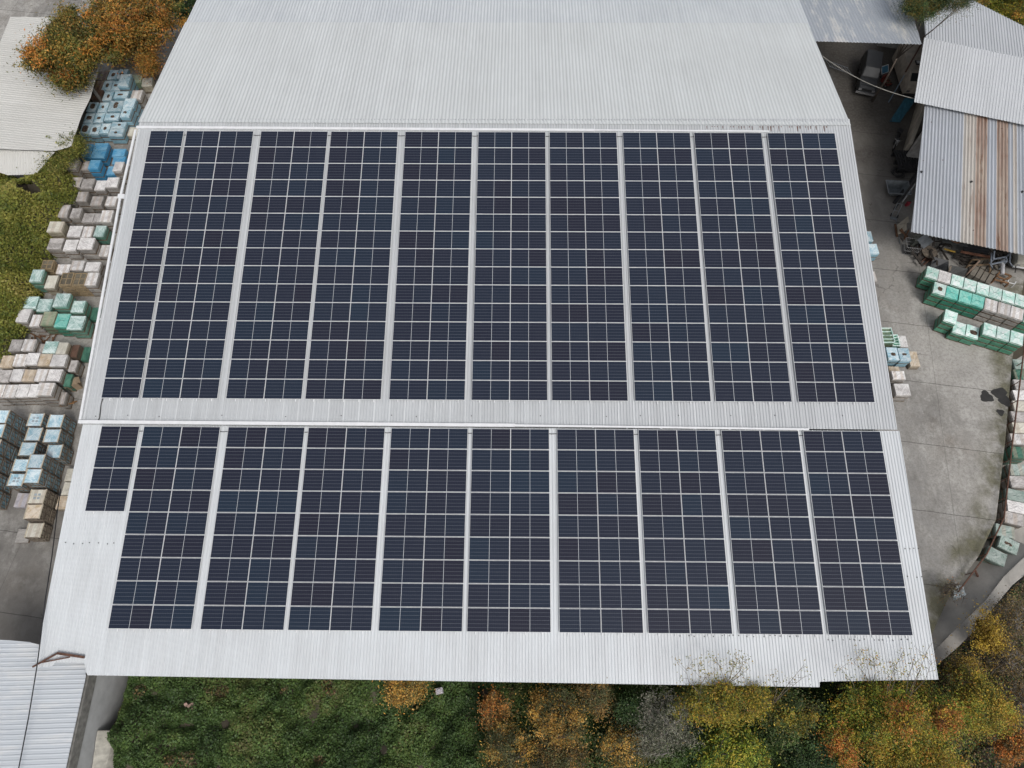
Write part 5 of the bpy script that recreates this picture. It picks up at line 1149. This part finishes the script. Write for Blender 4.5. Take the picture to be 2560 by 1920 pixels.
planks('slim wooden post leaning between the scratched board and the paving stack', [((2416, 688), .2, (2450, 651), 1.3)], simple('pinkish_wood', (.27, .19, .14), .8), .12, .1, 'wooden_post', 'post')
c = g(2452, 686, 0); yaw = R(52)
pv = thing('paving_stack', 'stack of tan paving slabs in two columns behind the mint pallets', 'paving stack', tuple(c), yaw - R(90)); m = MB()
for i in range(2):
    for j in range(4): m.box((-.62 + .42 * j, -.55 + 1.15 * i, .3), (.34 if j % 2 else .36, 1.05, .5))
m.build('slabs', simple('tan_slab', (.20, .18, .15), .85, 0, .2), pv); MB().box((0, 0, .03), (1.75, 2.3, .05)).build('base', M_DARK, pv)
# grey-blue steel rack
def tub(label, lines, mat, r=.05, name='steel_rack', cat='rack'):
    m = MB()
    for ln in lines: m.bar(ln[0], ln[1], r * 2, r * 1.6)
    return one(name, m, mat, label, cat)
A = {k: g(*v) for k, v in dict(a=(2479, 632, 1.3), b=(2477, 661, 1.3), c=(2484, 675, .05), d=(2518, 652, 1.3), e=(2514, 642, 1.3), f=(2484, 648, 1.3), g=(2526, 632, 1.3), h=(2524, 655, 1.3), i=(2534, 669, .05), j=(2486, 627, 1.6)).items()}
tub('blue-grey steel frame standing under the rusty eave', [(A[x], A[y]) for x, y in ('ab', 'bc', 'bd', 'fe', 'ed', 'af', 'gh', 'hi', 'jf')] + [(A['d'], (A['d'].x, A['d'].y, 0)), (A['f'], (A['f'].x, A['f'].y, 0)), (A['g'], (A['g'].x, A['g'].y, 0))], simple('blue_grey_steel', (.30, .34, .40), .45, .2, .15))
W1 = {k: g(*v) for k, v in dict(a=(2430, 650, .7), b=(2478, 646, .7), c=(2420, 664, .7), d=(2476, 661, .7), e=(2474, 640, .7), f=(2475, 678, .7), g=(2455, 680, .4), h=(2500, 676, .4)).items()}
tub('brown wooden trestle frame left of the blue-grey steel frame', [(W1[x], W1[y]) for x, y in ('ab', 'cd', 'ef', 'gh')] + [(W1[k], (W1[k].x, W1[k].y, 0)) for k in 'acdf'], simple('trestle_wood', (.20, .14, .085), .8, 0, .3), .055, 'wooden_trestle', 'trestle')
one('white_pipe', MB().tube([g(2506, 685, .55), g(2507, 650, .95)], .15, 12), simple('white_plastic', (.62, .62, .64), .3), 'white plastic pipe leaning against the blue-grey steel frame', 'pipe')
W2 = {k: g(*v) for k, v in dict(a=(2492, 690, .5), b=(2512, 699, .5), c=(2500, 680, .5), d=(2528, 690, .5), e=(2486, 699, .5), f=(2522, 708, .5)).items()}
tub('orange-brown wooden frames heaped below the white plastic pipe', [(W2[x], W2[y]) for x, y in ('ab', 'cd', 'ac', 'bd', 'ef')] + [(W2[k], (W2[k].x, W2[k].y, 0)) for k in 'abcdef'], simple('orange_wood', (.22, .12, .06), .8, 0, .3), .06, 'timber_heap', 'timber')
X_ = [g(*v) for v in ((2521, 700, .5), (2520, 706, .5), (2537, 710, .5), (2540, 704, .5))]
tub('small white U-shaped bracket near the right edge behind the mint pallets', [(X_[0], X_[1]), (X_[1], X_[2]), (X_[2], X_[3])] + [(v, (v.x, v.y, 0)) for v in X_[1:3]], M_WHITE, .03, 'white_bracket', 'bracket')
c = g(2440, 668, 0); m = MB()
for i in range(90):
    a = random.uniform(0, 6.28); L = random.uniform(.5, 1.8); x, y = c.x + random.uniform(-5.2, 4.0), c.y + random.uniform(-.2, 2.6); z = random.uniform(.05, .5)
    m.bar((x, y, z), (x + L * math.cos(a), y + L * math.sin(a), z + random.uniform(-.05, .5)), random.uniform(.05, .22), .05)
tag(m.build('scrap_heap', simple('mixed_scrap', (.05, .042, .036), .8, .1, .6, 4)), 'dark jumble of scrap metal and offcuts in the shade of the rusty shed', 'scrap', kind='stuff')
# rail, pipes and struts at the yard edge
gr = thing('guard_rail', 'rusty guard rail along the drop at the right side of the yard', 'guard rail', tuple(edge[5])); m = MB(); rb = MB()
rl = [(2545, 870), (2527, 1010), (2514, 1110), (2492, 1300), (2449, 1390), (2378, 1484)]; R3 = [g(a, b, 0) for a, b in rl]
for a, b in zip(R3, R3[1:]):
    n = max(1, int((b - a).length / 1.5))
    for k in range(n):
        c = a.lerp(b, k / n); m.bar((c.x, c.y, -.3), (c.x + .10, c.y, .62), .045)
    rb.bar(a + Vector((.12, 0, .62)), b + Vector((.12, 0, .62)), .07, .09)
wpart(m, 'posts', M_RUST, gr); wpart(rb, 'rails', M_RUST, gr)
a = g(2430, 1426, .3); b = g(2447, 1446, -.9); one('rusty_strut', MB().bar(a + Vector((.2, 0, 0)), b, .12), M_RUST, 'rusty strut dropping from the guard rail just past the tarpaulined pair', 'strut'); one('rusty_bar', MB().bar(g(2388, 1474, -.7), g(2418, 1478, -1.2), .1), M_RUST, 'short rusty bar in the sunken strip beside the pale sheeting', 'bar')
ab = thing('tarpaulin_heap', 'crumpled pale blue-white sheeting beside the bare bush at the yard corner', 'tarpaulin', tuple(g(2386, 1502, TR)))
m = MB(); n = 12; vs = []
for j in range(n):
    for i in range(n): u, v = i / (n - 1) - .5, j / (n - 1) - .5; vs.append((u * 1.3 + v * .4, v * 1.7, .85 + .4 * math.exp(-6 * (u * u + v * v)) + random.uniform(-.09, .09)))
m.add(vs, [(j * n + i, j * n + i + 1, (j + 1) * n + i + 1, (j + 1) * n + i) for j in range(n - 1) for i in range(n - 1)]); o = m.build('sheeting', film('ice_blue_cap', (.50, .60, .62), (.80, .86, .87)), ab); o.modifiers.new('t', 'SOLIDIFY').thickness = .03
MB().box((.05, 0, .4), (.9, 1.2, .8)).build('load', M_GREYW, ab)
# rusty bracket and cables at the lower left corner
br_ = [(86, 1666, .1), (147, 1632, .75), (215, 1643, .45), (178, 1641, .6), (104, 1656, .25), (110, 1651, .35)]
def lo(px, py, h): q = LR.hit(px, py); return LR.pt(q[0], q[1], h)
rb_ = thing('rusty_bracket', 'rusty triangular steel bracket lying over the lower left roof corner', 'bracket', tuple(lo(147, 1640, 0)))
P_ = [lo(*k) for k in ((85, 1667, .12), (147, 1633, .14), (214, 1643, .14), (179, 1640, .14), (103, 1657, .13))]
wpart(MB().bar(P_[1], P_[2], .13, .12), 'flange', M_RUST, rb_); wpart(MB().bar(P_[0], P_[1], .085, .08), 'arm', M_RUST, rb_); wpart(MB().bar(P_[4], P_[3] + Vector((0, -.05, 0)), .06, .06), 'brace', M_RUST, rb_)
cw = [(152, 1222, 2.6), (143, 1280, 3.8), (130, 1390, 5.2), (113, 1500, 5.7), (101, 1600, 5.75), (92, 1668, 5.7), (72, 1790, 5.2), (44, 1935, 5.0), (20, 2060, 5.0)]
tag(MB().tube([g(*k) for k in cw], .035, 6).build('overhead_cable', M_DARK), 'black overhead cable running down past the lower left roof corner', 'cable')
# left yard oddments
c = g(193, 968, 0); bx = thing('cardboard_carton', 'open brown cardboard carton leaning by the left eave', 'carton', (c.x, c.y, 0), R(28)); cb = simple('cardboard', (.30, .225, .15), .9, 0, .12)
MB().box((0, 0, .4), (.75, .55, .8)).build('body', cb, bx); MB().box((.45, 0, .8), (.3, .55, .015), m=Matrix.Rotation(R(30), 3, 'Y')).build('flap', cb, bx); MB().box((-.45, 0, .8), (.3, .55, .015), m=Matrix.Rotation(R(-35), 3, 'Y')).build('flap', cb, bx)
c = g(167, 1010, 0); m = MB()
for i in range(14):
    a = random.uniform(0, 3.1); x, y = c.x + random.uniform(-.35, .35), c.y + random.uniform(-.3, .3); m.bar((x, y, .05 + .03 * i), (x + .55 * math.cos(a), y + .55 * math.sin(a), .08 + .03 * i), .09, .03)
one('wood_scraps', m, simple('orange_scrap', (.26, .14, .06), .85, 0, .5, 9), 'box of orange-brown wood scraps by the left eave in front of four pale rows', 'scrap wood')
c = g(115, 853, 0); m = MB()
for i in range(22):
    a = random.uniform(0, 6.28); x, y = c.x + random.uniform(-.9, .9), c.y + random.uniform(-.5, .5); m.bar((x, y, .03 + .012 * i), (x + .6 * math.cos(a), y + .6 * math.sin(a), .03 + .012 * i + .04), .10, .03)
one('wood_scraps', m, simple('brown_scrap', (.16, .085, .045), .9, 0, .5, 9), 'heap of reddish-brown wood scraps behind four pale rows', 'scrap wood')
c = g(172, 958, 0); gp = thing('plastic_bundle', 'crumpled green and clear plastic beside the cardboard carton', 'plastic sheeting', tuple(c)); n = 9; vs = []
for j in range(n):
    for i in range(n): u, v = i / (n - 1) - .5, j / (n - 1) - .5; vs.append((u * .6, v * 1.3, .3 + .35 * math.exp(-7 * (u * u + v * v)) + random.uniform(-.1, .1)))
o = MB().add(vs, [(j * n + i, j * n + i + 1, (j + 1) * n + i + 1, (j + 1) * n + i) for j in range(n - 1) for i in range(n - 1)]).build('sheet', FILM['mint'][0], gp); o.modifiers.new('t', 'SOLIDIFY').thickness = .02; MB().box((0, 0, .15), (.45, 1.0, .3)).build('core', M_GREYW, gp)
planks('bundle of pale timber battens lying by the left side of the back roof', [((366 + 4 * i, 140), .8, (378 + 4 * i, 115), .9) for i in range(6)], M_WOODL, .10, .06, 'timber_bundle', 'timber')
c = g(318, 150, 0); fk = thing('flatbed_trailer', 'dark flatbed trailer in the shade under the orange tree', 'trailer', (c.x, c.y, 0), R(5)); MB().box((0, 0, .75), (2.8, 2.2, .14)).build('deck', M_DARK, fk); m = MB()
for i in range(5): m.bar((-1.3 + .65 * i, -1.1, .82), (-1.3 + .65 * i, -1.1, 1.5), .06)
m.bar((-1.3, -1.1, 1.5), (1.3, -1.1, 1.5), .06); m.build('side_rail', M_STEEL, fk); wheels(fk, (-1.1, 1.1), (-.6, .6), .36, .22)
def roll(px, py, label): 
    c = g(px, py, .4); t = thing('wrapped_roll', label, 'roll', (c.x, c.y, 0), random.uniform(-.3, .3)); MB().tube([(-.55, 0, .34), (.55, 0, .34)], .33, 14).build('roll', FILM['white'][1], t, True); MB().tube([(.55, 0, .34), (.58, 0, .34)], .1, 10).build('core', M_GREYW, t)
roll(382, 146, 'white wrapped roll at the left side of the back roof, next to the timber battens'); roll(374, 178, 'white wrapped roll below the orange shrub, left of the back roof')
for (px, py, kd, lab) in ((342, 196, 'olive', 'olive tarpaulined load right of the rearmost pale blue row'), (368, 205, 'cream', 'cream load half under the left edge of the back roof')):
    c = g(px, py, .9); T = thing('wrapped_pallet', lab, 'pallet', (c.x, c.y, .003), .1, 'stacked loads in the storage yards'); q_ = link('wooden_pallet', PALLET, T); q_.scale = (.95, 1, 1)
    l = link('wrapped_load', withmat(LOADS[1][1], FILM[kd][0]), T); l.location.z = PHT; l.scale = (.95, 1, .8); k_ = link('top_sheet', withmat(CAPS[1], FILM[kd][1]), T); k_.location.z = PHT + .803; k_.scale = (.95, 1, 1)
c = g(472, 1764, 1.6); z0 = float(slope_z(np.array([c.x]), np.array([c.y]))[0]); cb_ = thing('cardboard_box', 'crumpled pinkish cardboard box lying in the ivy below the warehouse', 'box', (c.x, c.y, z0 + .12), .5); pk = simple('pink_card', (.40, .27, .22), .9, 0, .15)
m = Matrix.Rotation(.5, 3, 'X') @ Matrix.Rotation(.35, 3, 'Y'); MB().box((0, 0, .22), (.46, .40, .30), m=m).build('body', pk, cb_); MB().box((.16, -.22, .40), (.34, .2, .015), m=m @ Matrix.Rotation(.6, 3, 'X')).build('flap', pk, cb_); MB().box((-.22, .12, .42), (.2, .36, .015), m=m @ Matrix.Rotation(-.5, 3, 'Y')).build('flap', pk, cb_)
c = g(1098, 1727, 1.8); bgp = thing('plastic_sack', 'pale grey plastic sack caught beside the small golden tree', 'sack', (c.x, c.y, 1.4), .2); o = link('sack', withmat(LOADS[1][2], FILM['lilac'][1]), bgp); o.scale = (.45, .35, .5); MB().tube([(0, 0, .48), (.03, 0, .6)], [.06, .1], 8).build('neck', FILM['lilac'][1], bgp)
